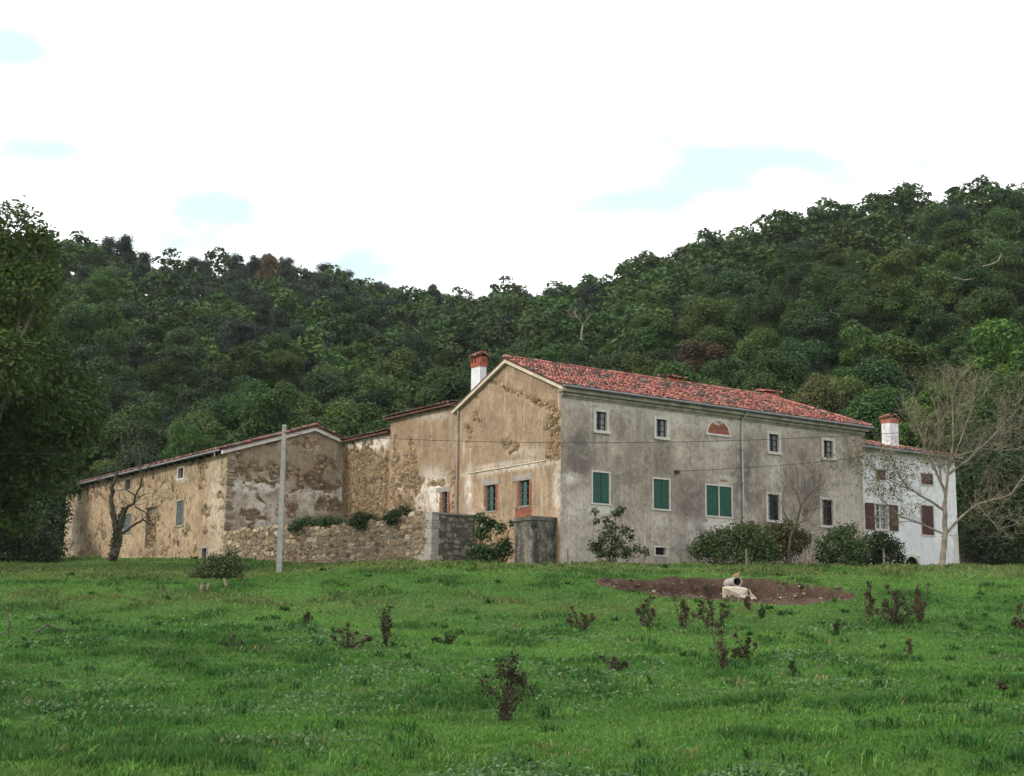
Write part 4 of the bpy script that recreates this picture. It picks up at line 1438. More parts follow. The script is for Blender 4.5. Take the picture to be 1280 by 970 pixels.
for i, (_, s, z, w, h) in enumerate(items):
    dpt = rngw.uniform(.008, .055)
    if i < 290:
        o = link('stone', rngw.choice(shapes)[2], st, SW.pt(s, z, .0) - st.location)
        o.rotation_euler = (0, rngw.uniform(-.35, .35), rz)
        o.scale = (w * 1.06, dpt, h * 1.08)
    else:
        vs, fs = stone_geom(rngw, w * .98, h * .98, dpt)
        c = rngw.choice(STONE_COL)
        dk = .55 if s < LS * .45 else .85
        joined.add([SW.pt(s + v[0], z + v[1], v[2]) for v in vs], fs, (c[0] * dk, c[1] * dk, c[2] * dk, 1))
for i in range(int(LS / .3)):                               # loose stones along the top
    s = (i + rngw.random()) * .3
    if s > LS - .4:
        continue
    vs, fs = stone_geom(rngw, rngw.uniform(.2, .4), rngw.uniform(.14, .26), .04)
    c = rngw.choice(STONE_COL)
    t = topn(s)
    joined.add([SW.pt(s + v[0], t + v[1] - .02, v[2]) for v in vs] , fs, c + (1,))
o = joined.build('small_stones', M['stone'], st); o['kind'] = 'stuff'
# ashlar corner and plinth
RT = Frame(SW.pt(LS, 0), U, -W)
LR = RT.sz(592, 670)[0]
zc = ZS1 + .02
zgc = gz(*SW.pt(LS, 0).xy)
edges = [zgc - .2, zgc + .42, zgc + .95, zgc + 1.22, zgc + 1.7, zgc + 2.1, zc]
for k in range(len(edges) - 1):
    z0, z1 = edges[k], edges[k + 1]
    if z1 - z0 < .1:
        continue
    e = .10 if k == 0 else 0
    mb = MB()
    wl_ = .75 if k == 0 else (.42 if k % 2 else .30)
    wr_ = .52 if k == 0 else (.34 if k % 2 else .42)
    q = []
    a_ = SW.pt(LS - wl_, 0, .06 + e); b_ = SW.pt(LS, 0, .06 + e) + RT.sd * 0; 
    cpt = SW.pt(LS, 0, 0) + SW.n * (.06 + e) + RT.n * (.03 + e) * .4
    d_p = RT.pt(wr_, 0, .05 + e)
    inner1, inner2 = SW.pt(LS - wl_, 0, -.2), RT.pt(wr_, 0, -.2)
    mid = SW.pt(LS, 0, -.25)
    ring = [a_, cpt, d_p, inner2, mid, inner1]
    vs = [Vector((p.x, p.y, z0 + .008)) for p in ring] + [Vector((p.x, p.y, z1 - .008)) for p in ring]
    kk = rngw.uniform(.8, 1.15)
    mb.add(vs, [[5, 4, 3, 2, 1, 0], [6, 7, 8, 9, 10, 11]] + [[i, (i + 1) % 6, 6 + (i + 1) % 6, 6 + i] for i in range(6)], (.33 * kk, .30 * kk, .27 * kk, 1))
    mb.build('ashlar_block', M['stone'], st)
# dark return towards the house
mb = MB(); mb.fbox(RT, .1, LR, 2.5, zc - .09, -.5, 0); ret = mb.build('return_wall', M['dark_mortar'], st); ret['label'] = 'dark mossy return of the yard wall'
mb = MB()
for (s, z, w, h) in stone_layout(rngw, .45, LR, lambda s: 3.3, lambda s: zc - .1, (.13, .26), (.2, .5)):
    vs, fs = stone_geom(rngw, w, h, rngw.uniform(.01, .045)); c = rngw.choice(MOSS_COL)
    mb.add([RT.pt(s + v[0], z + v[1], v[2]) for v in vs], fs, c + (1,))
o = mb.build('mossy_stones', M['mossy_stone'], ret); o['kind'] = 'stuff'
mb = MB(); mb.fbox(RT, -.02, LR + .05, zc - .088, zc, -.52, .07); mb.build('coping', M['grey_trim'], ret)

# cement pier by the house corner
PR = Frame(P0 + W * .3 - U * 1.40, U, -W)
zp = PR.sz(680, 648)[1]
pier = thing('wall_pier', PR.pt(.7, gz(*PR.pt(.7, 0).xy), -.6), 'blackened cement pier standing against the corner of the gable', 'pier')
mb = MB()
rngp = random.Random(2)
# slightly uneven block
n_ = 8
tops = [zp + rngp.uniform(-.05, .05) for _ in range(4)]
ring = [PR.pt(0, 0, 0), PR.pt(1.36, 0, 0), PR.pt(1.36, 0, -1.35), PR.pt(0, 0, -1.35)]
mb.hexa([Vector((p.x, p.y, 2.6)) for p in ring] + [Vector((p.x, p.y, t)) for p, t in zip(ring, tops)])
pb = mb.build('block', M['cement'], pier)
mb = MB()
ring = [PR.pt(-.05, 0, .05), PR.pt(1.40, 0, .05), PR.pt(1.40, 0, -1.40), PR.pt(-.05, 0, -1.40)]
mb.hexa([Vector((p.x, p.y, zp - .10)) for p in ring] + [Vector((p.x, p.y, zp + .07 + rngp.uniform(-.02, .02))) for p in ring])
mb.build('cap', M['dark_mortar'], pier)

# ================================================================== vegetation builders
def unit(v):
    return v / np.maximum(np.linalg.norm(v, axis=1, keepdims=True), 1e-9)


def leaf_quads(rs, P, N, size, tree=0.0, aspect=.55, shade=None):
    """Diamond leaves at P facing roughly N. size per leaf (length)."""
    n = len(P)
    N = unit(N)
    t = unit(np.cross(N, rs.normal(size=(n, 3))))
    b = np.cross(N, t)
    sz = np.asarray(size)[:, None] if np.ndim(size) else np.full((n, 1), size)
    L, Wd = sz * .5, sz * .5 * aspect
    droop = N * sz * rs.uniform(-.12, .12, (n, 1))
    V = np.stack([P - t * L, P + b * Wd + droop, P + t * L, P - b * Wd + droop], 1).reshape(-1, 3)
    Fq = np.arange(4 * n).reshape(n, 4)
    c = np.zeros((n, 4)); c[:, 3] = 1
    c[:, 0] = rs.random(n) if shade is None else np.clip(shade + rs.normal(size=n) * .12, 0, 1)
    c[:, 1] = tree
    return V, Fq, np.repeat(c, 4, 0)


def crown_cloud(rs, lobes, n, leaf, up=.75, tree=0.0, shell=(.62, 1.06), low=-.35, aspect=.6, hollow=.55, rnd=.38, squash=.8, fuzz=.10):
    """lobes: (k,4+) centres, radius (and optional z squash)."""
    lobes = np.asarray(lobes, float)
    w = lobes[:, 3] ** 2
    idx = rs.choice(len(lobes), n, p=w / w.sum())
    d = unit(rs.normal(size=(n, 3)))
    flip = d[:, 2] < low
    d[flip, 2] *= -1
    # clumps: pull directions towards a few sub-centres on each lobe
    cl = unit(rs.normal(size=(len(lobes) * 9, 3)))
    pick = cl[idx * 9 + rs.integers(0, 9, n)]
    d = unit(d * .8 + pick * .55)
    rad = rs.uniform(*shell, n) ** .7
    P = lobes[idx, :3] + d * (lobes[idx, 3] * rad)[:, None] * np.array([1, 1, squash])
    P = P + rs.normal(size=P.shape) * (lobes[idx, 3] * fuzz)[:, None]
    keep = np.ones(n, bool)
    for L in lobes:
        inside = np.linalg.norm((P - L[:3]) / np.array([1, 1, squash]), axis=1) < L[3] * hollow
        keep &= ~inside
    P, d, idx = P[keep], d[keep], idx[keep]
    N = d * .7 + np.array([0, 0, up]) + rs.normal(size=P.shape) * rnd
    s = leaf * rs.uniform(.6, 1.35, len(P))
    return leaf_quads(rs, P, N, s, tree, aspect)


def lobes_for(rs, R_, H, k, flat=.75, base=.35):
    """Uneven crown: lobes spread over an ellipsoid of radius R_, height H."""
    out = []
    for i in range(k):
        a = i * 2.399 + rs.uniform(-.5, .5)
        z = (i + .5) / k
        rr = R_ * math.sin(math.pi * (0.15 + .75 * (1 - z))) ** .7 * rs.uniform(.45, .8)
        out.append((math.cos(a) * rr, math.sin(a) * rr, H * (base + (1 - base) * z) - .12 * H * rs.random(), R_ * rs.uniform(.26, .50)))
    out.append((rs.uniform(-.15, .15) * R_, rs.uniform(-.15, .15) * R_, H * .84, R_ * .36))
    out.append((0, 0, H * .6, R_ * .5))
    return np.array(out)


def limb(mb, rng, p, d, length, r, depth, spread=.55, kids=(2, 3), upb=.15, seg=4, wob=.18, n=5, tips=None, minr=.006):
    """Recursive branch."""
    p, d = Vector(p), Vector(d).normalized()
    pts, rads = [p.copy()], [r]
    for i in range(seg):
        d = (d + Vector((rng.uniform(-wob, wob), rng.uniform(-wob, wob), rng.uniform(-wob, wob) + upb * .3))).normalized()
        p = p + d * (length / seg)
        pts.append(p.copy()); rads.append(max(minr, r * (1 - .6 * (i + 1) / seg)))
    mb.tube(pts, rads, n if r > .03 else 4 if r > .015 else 3, cap=False)
    if tips is not None and depth == 0:
        tips.append((p.copy(), d.copy()))
    if depth > 0:
        for k in range(rng.randint(*kids)):
            i = rng.randint(max(1, seg - 3), seg)
            dd = (d + Vector((rng.uniform(-1, 1), rng.uniform(-1, 1), rng.uniform(-.6, 1))) * spread).normalized()
            limb(mb, rng, pts[i], dd, length * rng.uniform(.5, .8), max(minr, rads[i] * rng.uniform(.55, .8)), depth - 1, spread, kids, upb, max(2, seg - 1), wob, n, tips, minr)


def trunk_mesh(name, rng, H, r, limbs, mat, reach):
    mb = MB()
    mb.tube([(0, 0, -.6), (rng.uniform(-.1, .1), rng.uniform(-.1, .1), H * .3), (rng.uniform(-.2, .2), rng.uniform(-.2, .2), H * .62), (rng.uniform(-.3, .3), rng.uniform(-.3, .3), H * .85)], [r * 1.25, r, r * .6, r * .2], 7)
    for i in range(limbs):
        a = rng.uniform(0, 6.28)
        limb(mb, rng, (0, 0, H * rng.uniform(.3, .6)), (math.cos(a), math.sin(a), rng.uniform(.4, 1.0)), reach * rng.uniform(.6, .9), r * .4, 1, .6, (1, 2))
    return mesh_of(name, mb.v, mb.f, mat)


# ------------------------------------------------------------------ forest
rs = np.random.default_rng(42)
rng = random.Random(42)
BROAD, PINE = [], []
for i in range(9):
    R_ = rs.uniform(2.5, 3.5); H = rs.uniform(7.0, 9.5)
    V, Fq, C = crown_cloud(rs, lobes_for(rs, R_, H, int(rs.integers(8, 14))), 14000, .235, tree=i * .11, fuzz=.11, rnd=.5)
    BROAD.append((mesh_of('crown', V, Fq, M['leaf'], C), trunk_mesh('trunk', rng, H, .19, 4, M['bark'], R_ * .8), (V, Fq, C), R_))


def pine_cloud(rs, H, Rb, n, leaf, tree):
    P, Nn = [], []
    lv = int(H / .5)
    for k in range(lv):
        t = k / (lv - 1)
        z = H * (.28 + .72 * t) + rs.uniform(-.3, .25)
        rr = Rb * (1 - t) ** .85 * rs.uniform(.7, 1.15) + .06
        for q in range(int(rs.integers(5, 8))):
            a = rs.uniform(0, 6.28)
            m_ = int(n / lv / 6)
            u = rs.random(m_) ** .6
            lat = rs.normal(size=(m_, 3)) * np.array([.32, .32, .12]) * (0.5 + u[:, None]) * min(1.0, .25 + rr / Rb)
            P.append(np.stack([np.cos(a) * rr * u, np.sin(a) * rr * u, z + .18 * rr * u * rs.uniform(-.4, .9)], 1) + lat)
    P = np.vstack(P)
    N = np.array([0, 0, 1.0]) + rs.normal(size=P.shape) * .6
    return leaf_quads(rs, P, N, leaf * rs.uniform(.6, 1.3, len(P)), tree, .4)


for i in range(7):
    H = rs.uniform(7.8, 9.8); Rb = rs.uniform(2.3, 3.2)
    if i < 2:                                               # pointed conifers
        V, Fq, C = pine_cloud(rs, H, Rb, 6500, .36, i * .17)
    else:                                                   # ragged old pines with flat plates of needles
        L = []
        for k in range(int(rs.integers(15, 24))):
            t_ = rs.uniform(0, 1) ** .8
            rr = Rb * (1.05 - .62 * t_) * rs.uniform(.1, 1.0); a = rs.uniform(0, 6.28)
            L.append((math.cos(a) * rr, math.sin(a) * rr, H * (.34 + .60 * t_), Rb * rs.uniform(.20, .36)))
        L.append((.2, 0, H * .90, Rb * .3))
        V, Fq, C = crown_cloud(rs, L, 7500, .30, .7, i * .17, (.3, 1.15), -.5, .4, hollow=.0, rnd=.5, squash=.5, fuzz=.32)
    PINE.append((mesh_of('crown', V, Fq, M['needle'], C), trunk_mesh('trunk', rng, H * 1.05, .15, 3, M['bark'], 1.2), (V, Fq, C), Rb))

cand = []
step = 5.4
for iy, y in enumerate(np.arange(88, 345, step * .86)):
    for x in np.arange(-160, 165, step):
        X = x + (step / 2 if iy % 2 else 0) + rs.uniform(-1.7, 1.7)
        Y = y + rs.uniform(-1.7, 1.7)
        a = X / Y
        if abs(a) > .425:
            continue
        if Y < np.interp(a, SA, SD) + 1 or Y > np.interp(a, RA, RD) + 9:
            continue
        # keep clear of the buildings
        lp = Vector((X, Y, 0)) - P0
        la, lb = lp.dot(U), lp.dot(W)
        if -LB - 6 < la < 8 and -2 < lb < LC + LL + 5:
            continue
        if -2 < la < LF + LW + 4 and -2 < lb < 15:
            continue
        cand.append((X, Y))
cand = np.array(cand)
cz = ground_z(cand[:, 0], cand[:, 1])
pxs, pys = proj(np.stack([cand[:, 0], cand[:, 1], cz + 6], 1))
pine_p = np.clip(sstep(90, 200, pxs) * (1 - sstep(430, 620, pxs)) * (1 - sstep(350, 470, pys)) * .78 + .35 * np.exp(-((pxs - 660) / 90) ** 2) * (pys < 400) + .03, 0, .85)
is_pine = rs.random(len(cand)) < pine_p
scl = rs.uniform(.75, 1.25, len(cand)) * np.where(is_pine, .92, 1.0)
order = np.argsort(-(scl / cand[:, 1]) * np.where((pxs > -40) & (pxs < 1320), 1, .3))
nb = npn = 0
far_parts = []
for i in order:
    X, Y, Z = cand[i, 0], cand[i, 1], cz[i]
    s = float(scl[i]); yaw = float(rs.uniform(0, 6.28))
    src = PINE if is_pine[i] else BROAD
    var = src[int(rs.integers(0 if not is_pine[i] or rs.random() < .12 else 2, len(src)))]
    inview = -60 < pxs[i] < 1340
    if inview and ((is_pine[i] and npn < 150) or (not is_pine[i] and nb < 285)):
        q_ = rs.random(); bl_ = 1 - float(sstep(200, 700, pxs[i]))
        mt_ = None if is_pine[i] else 'leaf_yellow' if q_ < .30 - .18 * bl_ else 'leaf_blue' if q_ < .52 + .2 * bl_ else 'leaf_rust' if q_ > .992 else None
        side = 'left-hand' if pxs[i] < 420 else 'right-hand' if pxs[i] > 800 else 'middle'
        lvl = 'low on' if pys[i] > 430 else 'high on' if pys[i] < 350 else 'halfway up'
        if is_pine[i]:
            npn += 1
            t = thing('pine_tree', (X, Y, Z), 'dark ragged pine %s the %s part of the wooded hill' % (lvl, side), 'tree', 'pines in the hillside woods')
        else:
            nb += 1
            tone = {None: 'mid-green', 'leaf_yellow': 'yellow-green', 'leaf_blue': 'dull dark-green', 'leaf_rust': 'brownish'}[mt_]
            t = thing('broadleaf_tree', (X, Y, Z), '%s leafy tree %s the %s part of the wooded hill' % (tone, lvl, side), 'tree', 'leafy trees of the hillside woods')
        t.rotation_euler = (rs.uniform(-.06, .06), rs.uniform(-.06, .06), yaw)
        t.scale = (s * rs.uniform(.9, 1.12), s * rs.uniform(.9, 1.12), s * rs.uniform(.85, 1.15))
        co = link('crown', var[0], t)
        if mt_:
            co.material_slots[0].link = 'OBJECT'
            co.material_slots[0].material = M[mt_]
        link('trunk', var[1], t)
    else:
        far_parts.append((X, Y, Z, s, yaw, var, is_pine[i]))
print('forest: broad %d pine %d rest %d' % (nb, npn, len(far_parts)))
for kind, mat in ((False, 'leaf'), (True, 'needle')):
    Vs, Cs = [], []
    for (X, Y, Z, s, yaw, var, p) in far_parts:
        if bool(p) != kind:
            continue
        V, Fq, C = var[2]
        k = rs.choice(len(Fq), 580, replace=False)
        vi = Fq[k]
        v = V[vi.ravel()].reshape(-1, 4, 3)
        ctr = v.mean(1, keepdims=True)
        v = (ctr + (v - ctr) * (3.15 if not kind else 2.6)).reshape(-1, 3)
        c_, s_ = math.cos(yaw), math.sin(yaw)
        v = v @ np.array([[c_, s_, 0], [-s_, c_, 0], [0, 0, 1]]) * s + np.array([X, Y, Z])
        cc = C[vi.ravel()].copy(); cc[:, 1] = rs.random()
        Vs.append(v); Cs.append(cc)
    if Vs:
        V = np.vstack(Vs)
        o = link('far_pine_wood' if kind else 'far_leafy_wood', mesh_of('wood', V, np.arange(len(V)).reshape(-1, 4), M[mat], np.vstack(Cs)))
        o['kind'] = 'stuff'
        tag(o, 'far pines merging into a mass along the ridge' if kind else 'far leafy woods merging into a mass along the ridge', 'woods')

# singled-out trees on the hill
def special_tree(px, py_top, depth, var, mat, label, name, wpx=None, sz_=1.0, crown_mesh=None, base_z_=None):
    p = at(px, py_top, depth)
    z = gz(p.x, p.y) if base_z_ is None else base_z_
    t = thing(name, (p.x, p.y, z), label, 'tree')
    V = var[2][0]
    h = max(2.0, p.z - z)
    sc_v = h / V[:, 2].max()
    sc_h = sc_v if wpx is None else (wpx / F * depth) / (2 * var[3])
    me = var[0]
    if mat:
        me = me.copy(); me.materials.clear(); me.materials.append(M[mat])
    t.scale = (sc_h, sc_h, sc_v)
    link('crown', me, t); link('trunk', var[1], t)
    return t


special_tree(157, 290, 262, PINE[3], None, 'lone tall pine standing above the left skyline', 'pine_tree', 40)
special_tree(541, 351, 325, PINE[4], None, 'small dark pine in the dip of the skyline', 'pine_tree', 26)
special_tree(335, 316, 268, BROAD[3], 'leaf_rust', 'thin reddish-brown tree on the left skyline', 'broadleaf_tree', 34)
special_tree(452, 496, 104, BROAD[1], 'leaf_near', 'bright spreading tree just behind the ridge of the barn gable', 'broadleaf_tree', 120)
special_tree(345, 478, 122, BROAD[2], 'leaf_near', 'rounded mid-green tree behind the barn roof', 'broadleaf_tree', 110)
special_tree(240, 522, 116, BROAD[4], 'leaf_bright', 'small yellow-green tree behind the barn eave', 'broadleaf_tree', 70)
special_tree(1160, 478, 104, BROAD[5], 'leaf_bright', 'yellow-green tree behind the chimney of the white house', 'broadleaf_tree', 90)
special_tree(1262, 398, 112, BROAD[6], 'leaf_bright', 'bright green tree at the right edge above the dark thicket', 'broadleaf_tree', 120)
special_tree(1010, 465, 112, BROAD[7], 'olive', 'olive-grey tree with pale limbs behind the end of the red roof', 'broadleaf_tree', 80)


def guided(name, limbs, depth, label, cat, mat, rng, twig=(3, .35, 2), tw_n=1.0, leaves=None, group=None, spread=.9, thin=1.0, leaf_mat_='olive', leaf_sz=.16, leaf_rate=.5, minr=.006, up=.35, smooth=False):
    """Tree from limbs traced as pixel polylines with radii (px) at a given depth; twigs grow from them."""
    base = at(limbs[0][0][0], limbs[0][0][1], depth)
    base.z = gz(base.x, base.y)
    t = thing(name, base, label, cat, group)
    k = depth / F
    mb, tw, tips = MB(), MB(), []
    for li, L in enumerate(limbs):
        off0 = 0.0
        pts, rads = [], []
        dirn = rng.uniform(-1, 1)
        for i, (x, y, r) in enumerate(L):
            dz = 0 if li == 0 else dirn * i * 9 * k
            p = at(x, y, depth + dz)
            if li == 0 and i == 0:
                p.z = base.z - .3
            pts.append(p); rads.append(max(minr, r * k * thin))
        # subdivide with slight wobble
        P2, R2 = [], []
        for i in range(len(pts) - 1):
            for q in range(3):
                f = q / 3
                w = .35 * rads[i] if (i or q) else 0
                P2.append(pts[i].lerp(pts[i + 1], f) + Vector((rng.uniform(-w, w), rng.uniform(-w, w), rng.uniform(-w, w))))
                R2.append(rads[i] * (1 - f) + rads[i + 1] * f)
        P2.append(pts[-1]); R2.append(rads[-1])
        mb.tube(P2, R2, 8 if li == 0 else 6)
        if li:
            nt_ = int(twig[0] * tw_n * len(P2) / 6)
            for q in range(nt_):
                i = rng.randint(len(P2) // 4, len(P2) - 1)
                d0 = (P2[min(i + 1, len(P2) - 1)] - P2[max(i - 1, 0)]).normalized()
                dd = d0 * .6 + Vector((rng.uniform(-1, 1), rng.uniform(-1, 1), rng.uniform(-.5, 1))) * spread
                limb(tw, rng, P2[i], dd, twig[1] * rng.uniform(.6, 1.4), max(minr, min(R2[i] * .4, .016)), twig[2], .7, (2, 3), up, 4, .2, 5, tips, minr)
    mb.build('trunk', M[mat], t, smooth)
    if tw.v:
        tw.build('twigs', M[mat], t)['kind'] = 'stuff'
    if leaves:
        r_ = np.random.default_rng(rng.randint(0, 9999))
        tp = np.array([tuple(a) for a, b in tips])
        P = []
        for p in tp:
            pr = leaves(*[float(v[0]) for v in proj(p[None])]) if callable(leaves) else leaves
            if r_.random() < pr:
                P.append(p + r_.normal(size=(int(r_.integers(2, 7)), 3)) * .16)
        if P:
            P = np.vstack(P)
            V, Fq, C = leaf_quads(r_, P, r_.normal(size=P.shape) + [0, 0, .5], leaf_sz * r_.uniform(.6, 1.3, len(P)), 0, .6)
            build('foliage', V, Fq, M[leaf_mat_], t, C)
    return t, tips


def z6(pts):
    return [(1040 + x / 3.592, 460 + y / 3.592, r) for x, y, r in pts]


def z1(pts):
    return [(60 + x / 4.22, 500 + y / 4.22, r) for x, y, r in pts]


rngt = random.Random(9)
guided('bare_tree', [
    z6([(497, 905, 5.2), (503, 830, 4.4), (508, 740, 4.0), (508, 660, 3.6), (508, 600, 3.2)]),
    z6([(508, 640, 2.2), (430, 590, 1.7), (345, 540, 1.3), (305, 490, .9), (280, 420, .5)]),
    z6([(512, 745, 2.3), (590, 660, 1.8), (650, 612, 1.5), (800, 570, 1.1), (862, 480, .7), (930, 420, .4)]),
    z6([(508, 600, 2.6), (522, 470, 2.0), (545, 330, 1.4), (540, 160, .7), (545, 90, .4)]),
    z6([(508, 560, 2.2), (470, 470, 1.8), (425, 380, 1.3), (395, 290, .8), (360, 200, .4)]),
    z6([(520, 480, 2.0), (600, 420, 1.5), (720, 310, 1.0), (800, 220, .6), (850, 170, .4)]),
    z6([(505, 745, 1.7), (400, 700, 1.3), (300, 660, .9), (210, 580, .6), (120, 470, .4)]),
    z6([(530, 440, 1.5), (575, 330, 1.1), (620, 200, .7), (640, 120, .4)]),
    z6([(490, 520, 1.6), (480, 400, 1.2), (480, 250, .8), (450, 130, .4)]),
    z6([(345, 545, 1.0), (250, 500, .7), (170, 440, .5), (90, 430, .3)]),
    z6([(650, 612, 1.0), (720, 690, .6), (760, 740, .4)]),
    z6([(560, 400, 1.2), (660, 360, .8), (780, 370, .5), (880, 350, .3)]),
], 71.5, 'nearly leafless spreading tree with pale trunk in front of the white house', 'tree', 'palebark', rngt, (10, .9, 3), 1.3,
    leaves=lambda x, y: .40 if (x < 1145 and 566 < y < 680) else .02 if x < 1140 else .42, leaf_sz=.12, minr=.0045, up=.10, spread=1.0, thin=.82, leaf_mat_='grey_leaf')

guided('ivy_clad_tree', [
    z1([(335, 910, 5.5), (345, 840, 5.0), (358, 760, 4.6), (375, 690, 4.4)]),
    z1([(372, 700, 3.8), (345, 630, 3.0), (335, 540, 2.7), (340, 460, 2.4), (366, 380, 1.5)]),
    z1([(378, 680, 3.0), (392, 610, 2.4), (420, 560, 1.8), (455, 545, 1.4), (462, 505, 1.1), (490, 440, .8), (510, 370, .6), (560, 325, .35)]),
    z1([(395, 705, 1.4), (450, 660, 1.2), (500, 632, 1.0), (560, 660, .4)]),
    z1([(455, 560, .9), (510, 590, .7), (545, 640, .5), (570, 680, .3)]),
    z1([(462, 505, .8), (410, 470, .6), (360, 480, .4), (300, 450, .3)]),
    z1([(490, 440, .6), (480, 330, .4), (490, 310, .3)]),
    z1([(460, 520, .6), (530, 490, .4), (570, 500, .3)]),
], 74.0, 'dead pollarded tree with ivy-dark trunk in front of the barn', 'tree', 'bark', rngt, (4, .7, 2), 1.0, leaves=None, minr=.008, thin=1.2)
ivy_o = [o for o in scene.objects if o.name == 'ivy_clad_tree'][0]
r_ = np.random.default_rng(4)
P = []
for (x, y, rr) in z1([(335, 905, 6), (340, 860, 6), (346, 810, 6), (352, 770, 6), (362, 730, 6), (372, 690, 6), (385, 640, 4.5), (395, 610, 3.5), (352, 650, 3.5)]):
    c0 = np.array(at(x, y, 74.0))
    P.append(c0 + r_.normal(size=(330, 3)) * np.array([.075 * rr / 5, .12 * rr / 5, .24]))
P = np.vstack(P)
V, Fq, C = leaf_quads(r_, P, r_.normal(size=P.shape) + np.array([0, -.6, .3]), .11 * r_.uniform(.6, 1.3, len(P)), .1, .8)
build('ivy', V, Fq, M['shrub'], ivy_o, C)

DT = 130.0
while DT < 240 and at(724, 425, DT).z - gz(at(724, 425, DT).x, DT) > 6.3:
    DT += 2.0
# dead tree on the hill, fallen limbs on the right slope
guided('dead_tree', [[(724, 425, 1.4), (727, 412, 1.3), (729, 406, 1.1)], [(729, 406, 1.0), (722, 397, .7), (713, 394, .5), (711, 388, .4)], [(729, 406, 1.0), (735, 397, .8), (738, 390, .4)], [(722, 397, .6), (716, 389, .35)]],
       DT, 'bleached dead tree standing out on the hillside above the ridge', 'tree', 'palebark', rngt, (3, .9, 1), 1, minr=.03)
for i, (pts, lb) in enumerate((([(1193, 347, .9), (1205, 350, .8), (1222, 348, .6)], 'pale fallen limb lying in the trees on the right slope, lower one'), ([(1228, 333, .7), (1240, 330, .8), (1248, 326, .5), (1252, 316, .4)], 'pale fallen limb lying in the trees on the right slope, upper one'))):
    mb = MB()
    P_ = [at(x, y, 150 + j) for j, (x, y, r) in enumerate(pts)]
    mb.tube(P_, [r * 150 / F * 1.1 for _, _, r in pts], 6)
    o = mb.build('fallen_limb', M['palebark'])
    tag(o, lb, 'dead branch')


def big_tree(name, px, depth, H, lobes_px, n, leaf, mat, label, seed, trunk_r=.3, aspect=.5, tree=.0):
    """Tree whose lobes are measured in the photograph: (x, y, r px, depth offset)."""
    r_ = np.random.default_rng(seed)
    b = at(px, 700, depth); b.z = gz(b.x, b.y)
    t = thing(name, b, label, 'tree')
    L = []
    for (x, y, rr, dd) in lobes_px:
        c = at(x, y, depth + dd)
        L.append((c.x, c.y, c.z, rr * depth / F))
    V, Fq, C = crown_cloud(r_, L, n, leaf, .55, tree, (.5, 1.12), -.8, aspect, rnd=.45, fuzz=.14)
    build('crown', V, Fq, M[mat], t, C)
    rg = random.Random(seed)
    mb = MB()
    top = max(l[2] for l in L)
    mid = Vector((b.x, b.y, b.z + (top - b.z) * .45))
    mb.tube([b - Vector((0, 0, .5)), b.lerp(mid, .5) + Vector((.15, .1, 0)), mid], [trunk_r * 1.2, trunk_r, trunk_r * .7], 8)
    for l in L:
        s_ = b.lerp(mid, rg.uniform(.55, 1.0)); e = Vector(l[:3])
        m_ = s_.lerp(e, .5) + Vector((rg.uniform(-.4, .4), rg.uniform(-.4, .4), rg.uniform(0, .6)))
        mb.tube([s_, m_, e], [trunk_r * .4, trunk_r * .25, .04], 6)
    mb.build('trunk', M['bark'], t)
    return t


big_tree('maple_tree', -30, 64, 20, [(10, 285, 42, 0), (38, 315, 34, 1), (-20, 330, 60, 0), (30, 360, 42, -1), (-40, 400, 70, 1), (20, 410, 46, 1), (-60, 280, 55, 2), (-90, 380, 60, 0), (5, 455, 50, -2), (-50, 480, 70, 0), (-100, 480, 70, 0), (60, 300, 18, 0), (62, 345, 18, -1)],
         26000, .25, 'leaf_mid', 'tall light-green tree cut by the left edge of the picture', 11, .38, tree=.35)
big_tree('maple_tree', -45, 68, 14, [(55, 440, 36, 0), (25, 480, 50, -1), (90, 480, 34, 0), (70, 520, 44, -2), (108, 515, 28, 0), (20, 550, 55, 0), (66, 560, 38, -1), (106, 545, 18, 0), (2, 600, 50, 0), (42, 606, 30, -1), (76, 600, 16, -2), (92, 612, 9, -2), (-30, 540, 60, 0), (-40, 620, 60, 0), (14, 650, 34, 0), (118, 490, 16, 1)],
         26000, .26, 'leaf_near', 'dark green tree overhanging the far end of the barn', 12, .34, tree=.1)
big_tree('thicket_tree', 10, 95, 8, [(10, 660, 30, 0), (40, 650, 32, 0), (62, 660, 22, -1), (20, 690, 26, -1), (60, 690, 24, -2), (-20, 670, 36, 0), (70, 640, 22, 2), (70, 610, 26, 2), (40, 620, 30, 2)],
         9000, .28, 'shrub_dark', 'thicket left of the barn, deep shade put into its black-green leaves', 13, .15, tree=.6)  # shade under the trees is painted in through the dark leaf colour
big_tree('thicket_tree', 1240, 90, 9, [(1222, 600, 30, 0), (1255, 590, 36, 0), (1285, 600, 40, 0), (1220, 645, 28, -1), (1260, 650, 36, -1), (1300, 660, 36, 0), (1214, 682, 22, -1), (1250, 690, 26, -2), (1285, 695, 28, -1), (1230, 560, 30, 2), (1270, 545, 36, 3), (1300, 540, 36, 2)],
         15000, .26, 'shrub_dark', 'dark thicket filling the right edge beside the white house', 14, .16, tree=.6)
big_tree('thicket_tree', 1235, 98, 12, [(1225, 530, 34, 0), (1265, 500, 38, 0), (1290, 520, 40, 1), (1205, 560, 26, 2), (1240, 490, 30, 2), (1300, 470, 40, 2)],
         9000, .28, 'leaf', 'mid-green tree rising behind the dark thicket at the right edge', 15, .16, tree=.3)

